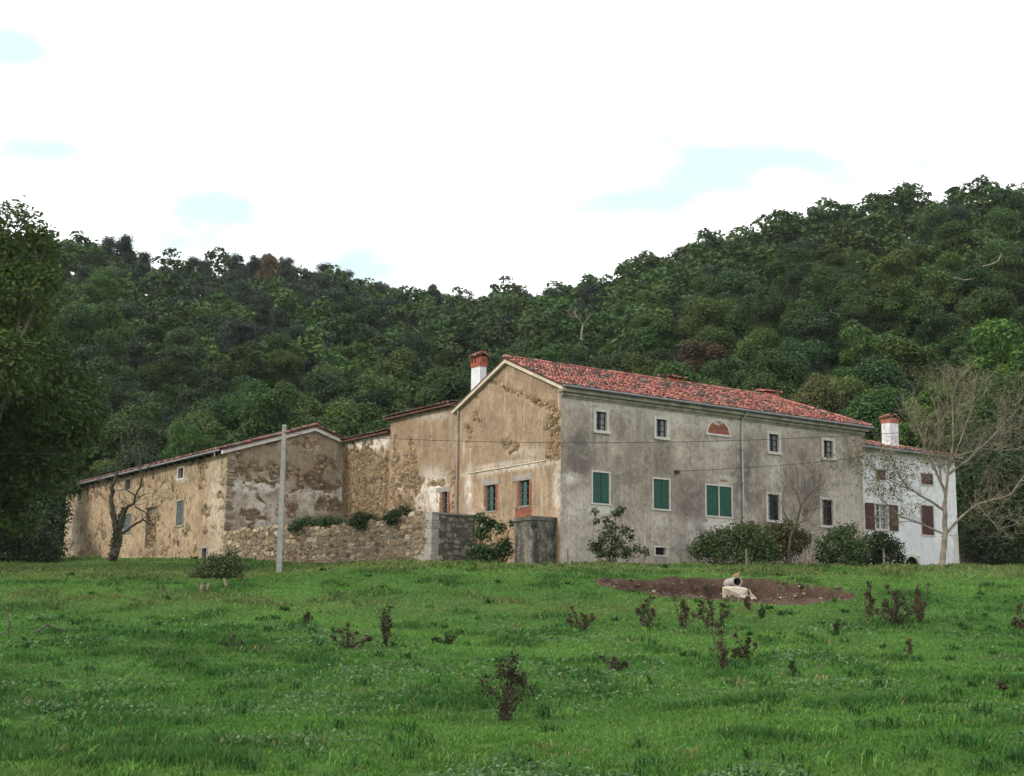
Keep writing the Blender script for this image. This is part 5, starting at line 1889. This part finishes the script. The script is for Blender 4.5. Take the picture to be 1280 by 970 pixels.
# ------------------------------------------------------------------ shrubs
def bush(name, lobes_px, depth, n, leaf, mat, label, seed, cat='bush', aspect=.5, stems=9, tree=.2, upn=.3, group=None, shell=(.3, 1.22)):
    r_ = np.random.default_rng(seed)
    rg = random.Random(seed)
    x0 = sum(l[0] for l in lobes_px) / len(lobes_px)
    b = at(x0, 705, depth); b.z = gz(b.x, b.y)
    t = thing(name, b, label, cat, group)
    L = []
    for l in lobes_px:
        c = at(l[0], l[1], depth + (l[3] if len(l) > 3 else 0))
        L.append((c.x, c.y, c.z, l[2] * depth / F))
    V, Fq, C = crown_cloud(r_, L, n, leaf, upn, tree, shell, -.9, aspect, hollow=.45 if shell[0] > .2 else 0.0, rnd=.6, fuzz=.22 if shell[0] > .2 else .45)
    build('foliage', V, Fq, M[mat], t, C)
    mb = MB()
    for k in range(stems):
        l = L[rg.randrange(len(L))]
        e = Vector(l[:3])
        s0 = Vector((b.x + (e.x - b.x) * .5, b.y + (e.y - b.y) * .5, 0)); s0.z = gz(s0.x, s0.y) - .1
        mb.tube([s0, s0.lerp(e, .5) + Vector((rg.uniform(-.15, .15), 0, .05)), e + Vector((0, 0, l[3] * .4))], [.03, .02, .008], 5)
    if mb.v:
        mb.build('stems', M['bark'], t)
    return t


bush('undergrowth', [(0, 668, 26), (22, 660, 24), (44, 668, 22), (8, 690, 22), (34, 692, 20), (58, 688, 17), (66, 698, 10), (-24, 680, 30), (56, 672, 12)], 74.0, 7000, .17, 'shrub_dark', 'dark undergrowth at the foot of the trees on the left edge', 28, tree=.6)  # leaf colour darkened to stand in for the shade under the trees
bush('sapling', [(770, 642, 5), (777, 637, 4), (757, 650, 5), (744, 640, 4), (746, 652, 4), (764, 660, 8), (782, 664, 6), (755, 672, 8), (772, 678, 9), (742, 684, 6), (790, 672, 4), (795, 686, 5), (806, 690, 5), (765, 690, 9), (784, 692, 7), (752, 692, 6)], 64.6, 2000, .15, 'shrub', 'leafy sapling growing before the left end of the grey front', 21, aspect=.5, shell=(.1, 1.15))
bush('shrub', [(885, 680, 15), (905, 672, 14), (872, 690, 12), (925, 668, 15), (945, 675, 18), (900, 692, 16), (930, 692, 18), (955, 690, 16)], 67.5, 6500, .16, 'shrub', 'wide dark shrub below the green double shutters', 22)
bush('shrub', [(965, 668, 15), (985, 662, 14), (975, 685, 18), (995, 680, 16), (1005, 672, 10), (960, 690, 12), (940, 662, 10)], 69.5, 5200, .15, 'olive', 'brownish open shrub at the foot of the grey front', 23, tree=.7)
bush('shrub', [(1050, 668, 13), (1040, 682, 17), (1060, 680, 18), (1030, 695, 12), (1052, 697, 16), (1072, 690, 14), (1063, 662, 8)], 70.5, 5500, .15, 'shrub', 'rounded dark green shrub at the right corner of the grey front', 24, tree=.35)
bush('shrub', [(1090, 682, 15), (1105, 678, 14), (1118, 686, 12), (1085, 697, 14), (1108, 697, 14), (1124, 700, 8), (1100, 670, 7)], 72.5, 4800, .15, 'shrub', 'low dark shrub beneath the open brown shutters', 25, tree=.15)
bush('elder_bush', [(603, 665, 9), (612, 655, 7), (625, 660, 6), (598, 690, 10), (612, 695, 12), (628, 690, 10), (632, 680, 6), (600, 648, 6), (640, 655, 4)], 67.0, 2600, .17, 'shrub', 'leggy dark bush in the gap between yard wall and cement pier', 26, shell=(.1, 1.15))
bush('bramble_bush', [(258, 716, 17), (272, 712, 19), (288, 714, 17), (266, 703, 12), (284, 702, 12), (248, 720, 11), (298, 708, 10), (290, 694, 7)], 59.5, 5200, .11, 'shrub', 'low grey-green bramble beside the cut logs', 27, tree=.5)
for i, (lb, lobes) in enumerate((('leafy weeds trailing over the middle of the stone wall', [(372, 655, 8), (385, 652, 8), (400, 654, 9), (412, 651, 8), (425, 655, 8), (365, 660, 5)]),
                                 ('dark round ivy clump on top of the stone wall', [(450, 648, 9), (462, 650, 9), (455, 655, 9), (442, 653, 6)]),
                                 ('dark ivy clump on the wall next to the ashlar corner', [(490, 645, 9), (503, 642, 10), (515, 646, 8), (498, 650, 8), (484, 650, 6), (524, 650, 5)]))):
    s_mid = SW.sz(lobes[1][0], 650)[0]
    dep = SW.pt(s_mid, 0, -.35).y
    t = bush('wall_plant', lobes, dep, 2400, .13, ['weed', 'shrub', 'shrub'][i], lb, 31 + i, 'plant', stems=0, tree=.3 * i)

rngt = random.Random(19)
guided('leaning_sapling', [[(984, 705, 1.6), (988, 672, 1.5), (995, 655, 1.4), (1001, 633, 1.2), (1012, 617, .8), (1027, 605, .4)], [(1001, 633, .7), (1008, 640, .4), (1020, 636, .3)], [(1001, 633, .6), (997, 618, .4), (990, 606, .3)], [(995, 655, .6), (1010, 650, .4), (1022, 660, .3)], [(1012, 617, .5), (1025, 612, .3), (1034, 612, .2)], [(992, 664, .6), (980, 640, .4), (975, 625, .3)]],
       68.0, 'bare dark sapling leaning to the right across the grey front', 'sapling', 'bark', rngt, (6, .8, 2), 1.2, minr=.006)

# ------------------------------------------------------------------ dead weeds, branches, logs in the meadow
_ty = np.concatenate([np.arange(9, 58, .1), np.arange(58, 75, .1)])


def meadow_pt(px, py):
    """Where the sight line through a photograph pixel meets the meadow."""
    d = ray(px, py); d = d / d.y
    zz = ground_z(d.x * _ty, _ty)
    hit = np.nonzero(zz >= d.z * _ty)[0]
    y = _ty[hit[0]] if len(hit) else 60.0
    return Vector((d.x * y, y, float(ground_z(np.array([d.x * y]), np.array([y]))[0])))


def dock(px, py, hpx, wpx, label, seed, stems=6, dens=1.0, mat='dry', droop=.3, name='dead_dock', curl=False):
    rg = random.Random(seed); r_ = np.random.default_rng(seed)
    b = meadow_pt(px, py)
    k = b.y / F
    H, Wd = hpx * k, wpx * k
    t = thing(name, b, label, 'weed')
    mb = MB(); P = []
    for i in range(stems):
        a = rg.uniform(0, 6.28)
        f = (i + .5) / stems
        lat = rg.random() ** .8
        tx, ty = math.cos(a) * Wd * .55 * lat, math.sin(a) * Wd * .4 * lat
        h = H * (1 - .62 * lat) * rg.uniform(.75, 1.0) if i else H
        tip = b + Vector((tx, ty, h))
        m1 = b + Vector((tx * .5 + rg.gauss(0, .05) * H, ty * .4, h * .4)); m2 = b + Vector((tx * .8 + rg.gauss(0, .06) * H, ty * .8, h * .8))
        pts = [b + Vector((0, 0, -.05)), m1, m2, tip]
        if curl:
            pts.append(tip + Vector((tx * .35, ty * .3, -h * rg.uniform(.05, .2))))
        mb.tube(pts, [max(.006, k * .7), max(.005, k * .55), max(.004, k * .45)] + [max(.003, k * .4)] * (len(pts) - 3), 4)
        for q in range(int(46 * dens)):
            u = rg.random() ** 1.1
            seg = u * (len(pts) - 1); j = min(int(seg), len(pts) - 2)
            p = pts[j].lerp(pts[j + 1], seg - j)
            sp = .022 * H + .016
            P.append([p.x + rg.gauss(0, sp), p.y + rg.gauss(0, sp), p.z + rg.gauss(0, sp * 1.2)])
        e = pts[-1]
        for q in range(int(26 * dens)):
            P.append([e.x + rg.gauss(0, .03 * H + .01), e.y + rg.gauss(0, .03 * H + .01), e.z + rg.gauss(0, .04 * H)])
    mb.build('stems', M['bark'] if mat == 'dry' else M[mat], t)
    P = np.array(P)
    V, Fq, C = leaf_quads(r_, P, r_.normal(size=P.shape), max(.035, 2.7 * k) * r_.uniform(.4, 1.6, len(P)), rg.random(), .6)
    build('seed_heads', V, Fq, M[mat], t, C)['kind'] = 'stuff'
    return t


DOCKS = [
    (630, 903, 82, 52, 'tall rust-brown dead dock with curled heads in the foreground', 13, 1.7, 'dry', True),
    (480, 808, 44, 24, 'slim upright dead dock left of the centre of the meadow', 5, 1.3, 'dry', False),
    (434, 810, 26, 56, 'flattened dark dead weed leaning left next to the slim dock', 7, 1.3, 'dry', False),
    (559, 806, 15, 34, 'low grey-green tussock right of the slim dock', 8, 1.0, 'shrub', False),
    (384, 783, 16, 12, 'small dark dead stalk above the flattened weed', 3, .8, 'dry', False),
    (730, 788, 26, 32, 'low brown dock below the left end of the bare bank', 7, 1.1, 'dry', False),
    (808, 787, 36, 30, 'brown dock under the middle of the bare bank', 7, 1.1, 'dry', False),
    (853, 785, 38, 22, 'narrow upright brown dock just right of the one under the bank', 6, 1.2, 'dry', False),
    (889, 786, 46, 34, 'bushy brown dock in front of the limestone block', 9, 1.2, 'dry', False),
    (936, 764, 26, 14, 'small dock at the right edge of the limestone block', 4, 1.0, 'dry', False),
    (903, 839, 54, 28, 'tall olive-brown dock in the middle right of the meadow', 8, 1.2, 'dry', False),
    (934, 826, 28, 30, 'low brown dock beside the tall olive-brown one', 7, 1.2, 'dry', False),
    (768, 838, 15, 30, 'flat brown dock low in the grass left of the olive-brown one', 6, 1.1, 'dry', False),
    (1087, 772, 36, 18, 'thin group of dead stalks left of the big brown clump', 5, .9, 'dry', False),
    (1122, 782, 44, 40, 'largest clump of tall brown dead stalks on the right', 13, 1.3, 'dry', False),
    (1148, 778, 42, 24, 'right half of the big brown clump, close against it', 8, 1.2, 'dry', False),
    (1046, 791, 14, 8, 'tiny dead stalk left of the big brown clump', 3, .7, 'dry', False),
    (1136, 821, 18, 8, 'single thin dead stalk below the big brown clump', 2, .6, 'dry', False),
    (991, 845, 15, 9, 'short dark green weed on the right of the meadow', 4, 1.0, 'shrub', False),
    (1275, 790, 30, 10, 'dead stalks cut by the right edge of the picture', 5, 1.0, 'dry', False),
    (953, 774, 15, 10, 'small dark weed under the right part of the bare bank', 4, 1.0, 'shrub', False),
    (1250, 864, 10, 12, 'low rust-coloured tuft near the right edge', 5, 1.0, 'dry', False),
    (291, 812, 16, 26, 'broad-leaved green dock left of the middle', 6, 1.0, 'weed', False),
    (228, 800, 10, 10, 'small dark weed in the left meadow', 4, 1.0, 'weed', False),
]
for i, (x, y, h, w, lb, n, dn, mt, cu) in enumerate(DOCKS):
    dock(x, y, h * 1.08, w * 1.25, lb, 200 + i, n + 2, dn, mt, name='dead_dock' if mt == 'dry' else 'green_weed', curl=cu)


def meadow_stick(paths, label, name, mat, cat):
    """Branch lying on the grass, traced from the photograph."""
    b = meadow_pt(*paths[0][0][:2])
    t_v = MB()
    for L in paths:
        t_v.tube([at(x, y - 3.5, b.y + .08 * i) for i, (x, y, r) in enumerate(L)], [1.35 * r * b.y / F for _, _, r in L], 6)
    o = t_v.build(name, M[mat]); tag(o, label, cat)


meadow_stick([[(41, 795, 1.1), (50, 790, 1.1), (60, 785, 1.0), (72, 790, .9), (84, 791, .6)], [(72, 790, .7), (79, 796, .5)], [(60, 785, .7), (57, 782, .4)]], 'black dead branch lying in the grass near the left edge', 'fallen_branch', 'bark', 'branch')
meadow_stick([[(10, 796, 1.0), (12, 782, 1.0), (9, 770, .8), (4, 766, .6)], [(11, 788, .7), (19, 787, .5)], [(10, 795, .7), (3, 794, .5)]], 'black dead branch arching up at the left edge', 'fallen_branch', 'bark', 'branch')

for i, (p, lb) in enumerate(((((250, 741, 2.2), (253, 731, 2.6)), 'pale upright cut log, left of the bramble'), (((257, 740, 1.6), (261, 730, 2.0)), 'short pale log leaning beside the left one'), (((283, 736, 2.0), (280, 724, 2.0)), 'brown leaning log with pale sawn end at the right of the bramble'), (((262, 735, 1.2), (276, 733, 1.2)), 'thin brown log lying flat under the bramble'))):
    b = meadow_pt(p[0][0], p[0][1])
    mb = MB()
    A, B_ = at(p[0][0], p[0][1], b.y), at(p[1][0], p[1][1], b.y + .35)
    mb.tube([A, A.lerp(B_, .5) + Vector((.02, 0, .01)), B_], [p[0][2] * b.y / F, p[0][2] * b.y / F * 1.05, p[1][2] * b.y / F], 9)
    o = mb.build('cut_log', M['log']); tag(o, lb, 'log')

# hollow: drain pipe, shard, limestone block, scattered stones
pb_ = Vector(at(922, 727, 54.6))
k = 54.6 / F
ax = Vector((.12, -.98, .02)).normalized()
sd_ = ax.cross(Vector((0, 0, 1))).normalized(); up_ = sd_.cross(ax)
mb = MB()
n = 20
vs = []
for (y, r) in ((0.0, 6.2 * k), (0.0, 4.9 * k), (-.75, 4.9 * k), (-1.3, 6.2 * k)):
    for q in range(n):
        a = 2 * math.pi * q / n
        vs.append(pb_ + ax * y + sd_ * (math.cos(a) * r) + up_ * (math.sin(a) * r))
fs = []
for a_, b_ in ((0, 1), (1, 2), (3, 0)):
    for q in range(n):
        fs.append([a_ * n + q, a_ * n + (q + 1) % n, b_ * n + (q + 1) % n, b_ * n + q])
mb.add(vs, fs)
pt = mb.build('drain_pipe', M['steel']); tag(pt, 'concrete drain pipe sticking out of the bare earth bank', 'pipe')
mb = MB()
mb.add([pb_ + ax * -.72 + sd_ * (math.cos(2 * math.pi * q / n) * 4.9 * k) + up_ * (math.sin(2 * math.pi * q / n) * 4.9 * k) for q in range(n)], [list(range(n))])
mb.build('dark_inside', M['black'], pt)
mb = MB()
q0 = pb_ + up_ * (6.0 * k) + sd_ * 1 * (2.5 * k)
rg = random.Random(1)
q0 = at(920, 719, 54.3)
mb.hexa([q0 + Vector(v) for v in ((-.15, -.12, -.06), (.06, -.12, -.07), (.06, .14, -.06), (-.15, .14, -.06), (-.02, -.1, .05), (.14, -.1, .10), (.14, .1, .11), (-.02, .1, .06))])
o = mb.build('tile_shard', M['ochre']); tag(o, 'ochre shard lying on top of the drain pipe', 'shard')

# limestone block traced from the photograph with real depth
bx = [(905, 735), (911, 733.5), (925, 734), (937, 736.5), (940, 742), (947, 748.5), (943, 752), (925, 753.5), (905, 753)]
dep = 52.2
fr_pts = [at(x, y, dep + .25 * (abs(i - 3) % 3) * .3) for i, (x, y) in enumerate(bx)]
bk_pts = [p + Vector((.05, .75, .06)) for p in fr_pts]
cen_f = sum(fr_pts, Vector()) / len(fr_pts) - Vector((0, .10, 0))
n = len(bx)
mb = MB()
ins = [p.lerp(cen_f, .16) - Vector((0, .09, 0)) for p in fr_pts]
vs = fr_pts + bk_pts + ins + [cen_f]
fs = [[i, (i + 1) % n, n + (i + 1) % n, n + i] for i in range(n)] + [[2 * n - 1 - i for i in range(n)]]
fs += [[i, 2 * n + i, 2 * n + (i + 1) % n, (i + 1) % n] for i in range(n)] + [[2 * n + i, 3 * n, 2 * n + (i + 1) % n] for i in range(n)]
mb.add(vs, fs)
o = mb.build('limestone_block', M['lime']); tag(o, 'pale squared limestone block lying below the drain pipe', 'stone block')
mb = MB()
rg = random.Random(44)
for i in range(620):
    x, y = rg.uniform(3.5, 13.2), rg.uniform(51, 56.2)
    if soil_amount(np.array([x]), np.array([y]))[0] < .45:
        continue
    z = gz(x, y); w = rg.choice((.03, .04, .05, .09)) * rg.uniform(.7, 1.3)
    kw_ = rg.uniform(.4, 1.0)
    vs, fs = stone_geom(rg, w * 1.4, w, w * .6)
    mb.add([Vector((x + v[0], y - v[2] - .02, z + v[1] + w * .3)) for v in vs], fs, tuple(v * kw_ for v in ((.36, .31, .25) if rg.random() < .3 else (.10, .065, .047))) + (1,))
o = mb.build('scree_stones', M['stone']); o['kind'] = 'stuff'; tag(o, 'small pale stones scattered over the bare earth bank', 'stones')

# ------------------------------------------------------------------ posts
for i, (x, y0, y1, r, lean, lb, dep) in enumerate(((709, 704, 686, .9, .5, 'short wooden stake in front of the corner of the grey front', 63.5), (805.5, 716, 692, .8, 0, 'thin fence stake above the bare bank, under the sapling', 58.5), (932.5, 703, 686, 1.2, 0, 'pale fence post in the wide dark shrub', 64.5),
                                                  (1007, 707, 690, .9, -3, 'thin fence stake leaning left, left of the paired stakes', 63.5), (1010.5, 704, 686, 1.3, -6, 'left one of the paired pale stakes, leaning left', 64.2), (1013, 703, 675, 1.6, 3, 'taller right one of the paired pale stakes', 64.5), (1104.5, 706, 686, 1.2, 0, 'pale fence post before the low shrub by the white house', 65.5))):
    b = at(x, y0, dep); b.z = gz(b.x, b.y) - .2
    tp = at(x + lean, y1, dep)
    kk = dep / F
    mb = MB()
    rg = random.Random(i)
    mid = b.lerp(tp, .55) + Vector((rg.uniform(-.03, .03), 0, 0))
    mb.tube([b, mid, tp], [r * kk * 1.2, r * kk * 1.1, r * kk], 7)
    o = mb.build('fence_post', M['deadwood']); tag(o, lb, 'post')

# ------------------------------------------------------------------ utility poles and wires
DP = 66.5
pb2 = at(349, 712, DP); pb2.z = gz(pb2.x, pb2.y)
ptop = at(355.5, 533, DP)
pole = thing('utility_pole', pb2, 'grey concrete utility pole standing in front of the yard wall', 'utility pole')
fr_p = Frame(pb2, Vector((1, 0, 0)), Vector((0, -1, 0)))
mb = MB()
n = 10
hgt = ptop.z - pb2.z
lx = ptop.x - pb2.x
for (f0, f1) in ((-.06, 1.0),):
    A = pb2 + Vector((lx * f0, 0, hgt * f0)); B_ = pb2 + Vector((lx * f1, 0, hgt * f1))
    w0, w1 = .125, .088
    mb.hexa([A + Vector(v) for v in ((-w0, -w0, 0), (w0, -w0, 0), (w0, w0, 0), (-w0, w0, 0))] + [B_ + Vector(v) for v in ((-w1, -w1, 0), (w1, -w1, 0), (w1, w1, 0), (-w1, w1, 0))])
mb.build('shaft', M['concrete'], pole)
mb = MB()
c = ptop
mb.hexa([c + Vector(v) for v in ((-.11, -.11, .002), (.11, -.11, .002), (.11, .11, .002), (-.11, .11, .002), (-.07, -.07, .07), (.07, -.07, .07), (.07, .07, .07), (-.07, .07, .07))])
mb.build('pole_cap', M['concrete'], pole)
mb = MB(); h0 = ptop - Vector((0, 0, .28))
mb.tube([h0 + Vector((0, -.1, 0)), h0 + Vector((.06, -.22, .0)), h0 + Vector((.1, -.24, -.06))], .02, 6); mb.build('wire_hook', M['wire'], pole)
# the next pole stands just outside the frame
p2b = at(1345, 700, 62); p2b.z = gz(p2b.x, p2b.y)
pole2 = thing('utility_pole', p2b, 'concrete utility pole just beyond the right edge that carries the cables', 'utility pole')
z2 = at(1345, 520, 62).z
mb = MB()
mb.hexa([p2b + Vector(v) for v in ((-.15, -.15, -.4), (.15, -.15, -.4), (.15, .15, -.4), (-.15, .15, -.4))] + [Vector((p2b.x, p2b.y, z2)) + Vector(v) for v in ((-.1, -.1, 0), (.1, -.1, 0), (.1, .1, 0), (-.1, .1, 0))])
mb.build('shaft', M['concrete'], pole2)


def cable(p, q, sag, label, r=.013):
    mb = MB()
    mb.tube([p.lerp(q, t) - Vector((0, 0, sag * 4 * t * (1 - t))) for t in np.linspace(0, 1, 40)], r, 5)
    o = mb.build('power_cable', M['wire']); tag(o, label, 'cable')


q_end = Vector((p2b.x, p2b.y, z2 - .15))
cable(h0 + Vector((.1, -.24, -.06)), q_end, .72, 'upper cable strung from the concrete pole across the grey front')
cable(FA.pt(s_b, z_b + .03, .15), q_end + Vector((0, 0, -.3)), .35, 'lower cable running right from the bracket on the grey front')
cable(h0 + Vector((-.1, -.2, -.02)), at(-60, 565, 58), .4, 'thin cable leading left from the concrete pole over the barn roof', .009)

# ================================================================== grass
rs = np.random.default_rng(77)
tabY = np.concatenate([np.arange(10.5, 60, .25), np.arange(60, 76, .5)])
tabP = 800 - F * np.interp(tabY, PY, PZ) / tabY
tabP = np.minimum.accumulate(tabP)


def scatter(n, p0=696.0, p1=990.0, amax=.43):
    """Points on the meadow, denser nearer the viewer."""
    py = rs.uniform(p0, p1, n)
    Y = np.interp(py, tabP[::-1], tabY[::-1]) + rs.uniform(-.6, .6, n) * np.clip((tabY.max() - 10) / 60, 0, 1)
    k = rs.random(n) < .16
    Y[k] = rs.uniform(50, 78, k.sum())
    X = rs.uniform(-amax, amax, n) * Y
    return X, Y


def outside(X, Y):
    lx = (X - P0.x) * U.x + (Y - P0.y) * U.y
    ly = (X - P0.x) * W.x + (Y - P0.y) * W.y
    yard = (lx > -.05) & (ly > .03)
    barn_in = (lx > -LB) & (ly > LC) & (ly < LC + LL)
    # behind the stone wall
    sx = (X - SW.o.x) * SW.n.x + (Y - SW.o.y) * SW.n.y
    ss_ = (X - SW.o.x) * SW.sd.x + (Y - SW.o.y) * SW.sd.y
    court = (sx < 0.02) & (ss_ > 0) & (ss_ < LS) & (lx < 0)
    pierm = (lx > -1.5) & (lx < .1) & (ly > .2) & (ly < 1.8)
    return ~(yard | barn_in | court | pierm)


NB = 400000
X, Y = scatter(NB)
so = soil_amount(X, Y)
n_edge = fbm(X * 3, Y * 3, 91, 2)
ok = outside(X, Y) & (so < .42 + .3 * (n_edge - .5)) & (Y > 10)
X, Y = X[ok], Y[ok]
Z = ground_z(X, Y)
n = len(X)
big = fbm(X / 7.0, Y / 7.0, 101, 3)
med = fbm(X / 1.4, Y / 1.4, 103, 4)
fine = fbm(X / .35, Y / .35, 107, 2)
tuft = sstep(.52, .72, med)
edge_near = sstep(55, 61, Y) * (1 - sstep(70, 80, Y))
h = (.030 + .045 * rs.random(n)) * (.6 + 1.3 * tuft + .4 * fine)
h *= 1 + .5 * edge_near * big + .006 * Y
az = rs.uniform(0, 2 * np.pi, n)
w = np.maximum(.0045, .00052 * Y) * rs.uniform(.7, 1.5, n)
lean = rs.uniform(.15, .95, n) * h
la = rs.uniform(0, 2 * np.pi, n)
base = np.stack([X, Y, Z - .015], 1)
tx = np.stack([np.cos(az), np.sin(az), np.zeros(n)], 1) * w[:, None]
mid = base + np.stack([np.cos(la) * lean * .35, np.sin(la) * lean * .35, h * .55], 1)
tip = base + np.stack([np.cos(la) * lean, np.sin(la) * lean, h], 1)
V = np.stack([base, mid + tx, tip, mid - tx], 1).reshape(-1, 3)
cA = np.array([.050, .138, .022]); cB = np.array([.096, .208, .038]); cC = np.array([.030, .090, .020]); cD = np.array([.15, .17, .055]); cE = np.array([.20, .17, .085])
pxg = 640 + F * X / Y
pyg = 800 - F * Z / Y
f1 = np.clip((big - .36) / .28, 0, 1)[:, None]
c = cA * (1 - f1) + cB * f1
dk = (sstep(.56, .70, med) * .75)[:, None]
c = c * (1 - dk) + cC * dk
yl = (np.exp(-((Y - 45.5 - 2 * (med - .5)) / 2.6) ** 2) * .55 * (1 - sstep(4, 16, X)) + .62 * edge_near * sstep(.2, .42, big) + .22 * sstep(.5, .7, fine) * sstep(.5, .66, fbm(X / 4, Y / 4, 120, 3)))
yl = np.clip(yl, 0, .8)[:, None]
c = c * (1 - yl) + cD * yl
st_ = rs.random(n) < .015 + .05 * yl[:, 0] + .10 * sstep(.62, .72, fbm(X / 2.6, Y / 2.0, 133, 3))
c[st_] = cE
c = c * rs.uniform(.7, 1.3, (n, 1)) * np.array([1, 1, 1]) + rs.normal(size=(n, 3)) * .004
c = np.clip(c, .004, 1)
c4 = np.concatenate([c, np.ones((n, 1))], 1)
grass = link('grass', mesh_of('grass', V, np.arange(4 * n).reshape(n, 4), M['grass'], np.repeat(c4, 4, 0)))
grass['kind'] = 'stuff'
tag(grass, 'short green meadow grass covering the slope', 'grass')

# broad-leaved weeds, thicker in the foreground
X, Y = scatter(52000, 720, 990)
dens = fbm(X / 2.2, Y / 2.2, 140, 3)
ok = outside(X, Y) & (soil_amount(X, Y) < .3) & (dens > .50 + .0028 * (Y - 12) + .03 * rs.random(len(X))) & (Y < 40)
X, Y, dens = X[ok], Y[ok], dens[ok]
n = len(X)
Z = ground_z(X, Y) + rs.uniform(.02, .17, n) * sstep(.5, .68, dens)
P = np.stack([X, Y, Z], 1)
V, Fq, C = leaf_quads(rs, P, np.array([0, -.25, 1.0]) + rs.normal(size=P.shape) * .55, np.maximum(.05, .0030 * Y) * rs.uniform(.6, 1.4, n), 0, .6)
C[:, 1] = np.repeat(fbm(X / 1.0, Y / 1.0, 150, 2), 4)
o = link('meadow_weeds', mesh_of('meadow_weeds', V, Fq, M['weed'], C))
o['kind'] = 'stuff'
tag(o, 'patches of grey-green broad-leaved weeds in the foreground grass', 'weeds')

# long-bladed tufts
X, Y = scatter(420, 745, 985)
ok = outside(X, Y) & (soil_amount(X, Y) < .2)
X, Y = X[ok], Y[ok]
Vs, Cs = [], []
for x, y in zip(X, Y):
    z = gz(x, y)
    m_ = 26
    az = rs.uniform(0, 2 * np.pi, m_); h = rs.uniform(.08, .22, m_); ln = h * rs.uniform(.2, 1.1, m_)
    b_ = np.stack([x + rs.normal(size=m_) * .07, y + rs.normal(size=m_) * .07, np.full(m_, z - .02)], 1)
    d = np.stack([np.cos(az), np.sin(az), np.zeros(m_)], 1)
    wv = np.stack([-np.sin(az), np.cos(az), np.zeros(m_)], 1) * max(.006, .0006 * y)
    mid = b_ + d * (ln * .3)[:, None] + np.array([0, 0, 1]) * (h * .65)[:, None]
    tip = b_ + d * ln[:, None] + np.array([0, 0, 1]) * (h * rs.uniform(.7, 1.0, m_))[:, None]
    Vs.append(np.stack([b_, mid + wv, tip, mid - wv], 1).reshape(-1, 3))
    cc = (cC if rs.random() < .65 else cB if rs.random() < .93 else cD) * rs.uniform(.8, 1.2)
    Cs.append(np.tile(np.append(cc, 1), (4 * m_, 1)))
V = np.vstack(Vs)
o = link('grass_tufts', mesh_of('grass_tufts', V, np.arange(len(V)).reshape(-1, 4), M['grass'], np.vstack(Cs)))
o['kind'] = 'stuff'
tag(o, 'longer darker tufts of grass scattered over the meadow', 'grass')

# ================================================================== haze between the meadow and the hills
hz_m = bpy.data.materials.new('thin_haze')
hz_m.use_nodes = True
hz_m.node_tree.nodes.clear()
ho = hz_m.node_tree.nodes.new('ShaderNodeOutputMaterial')
pv = hz_m.node_tree.nodes.new('ShaderNodeVolumePrincipled')
pv.inputs['Color'].default_value = (0.86, 0.93, 1.0, 1)
pv.inputs['Density'].default_value = 0.00008
pv.inputs['Anisotropy'].default_value = 0.2
hz_m.node_tree.links.new(pv.outputs[0], ho.inputs['Volume'])
mb = MB()
x0, x1, y0, y1, zb_, zt_ = -920, 920, -420, 1620, -22, 130
mb.hexa([(x0, y0, zb_), (x1, y0, zb_), (x1, y1, zb_), (x0, y1, zb_), (x0, y0, zt_), (x1, y0, zt_), (x1, y1, zt_), (x0, y1, zt_)])
hz_o = mb.build('haze', hz_m)
hz_o['kind'] = 'stuff'
tag(hz_o, 'thin pale blue haze in front of the far hills', 'haze')
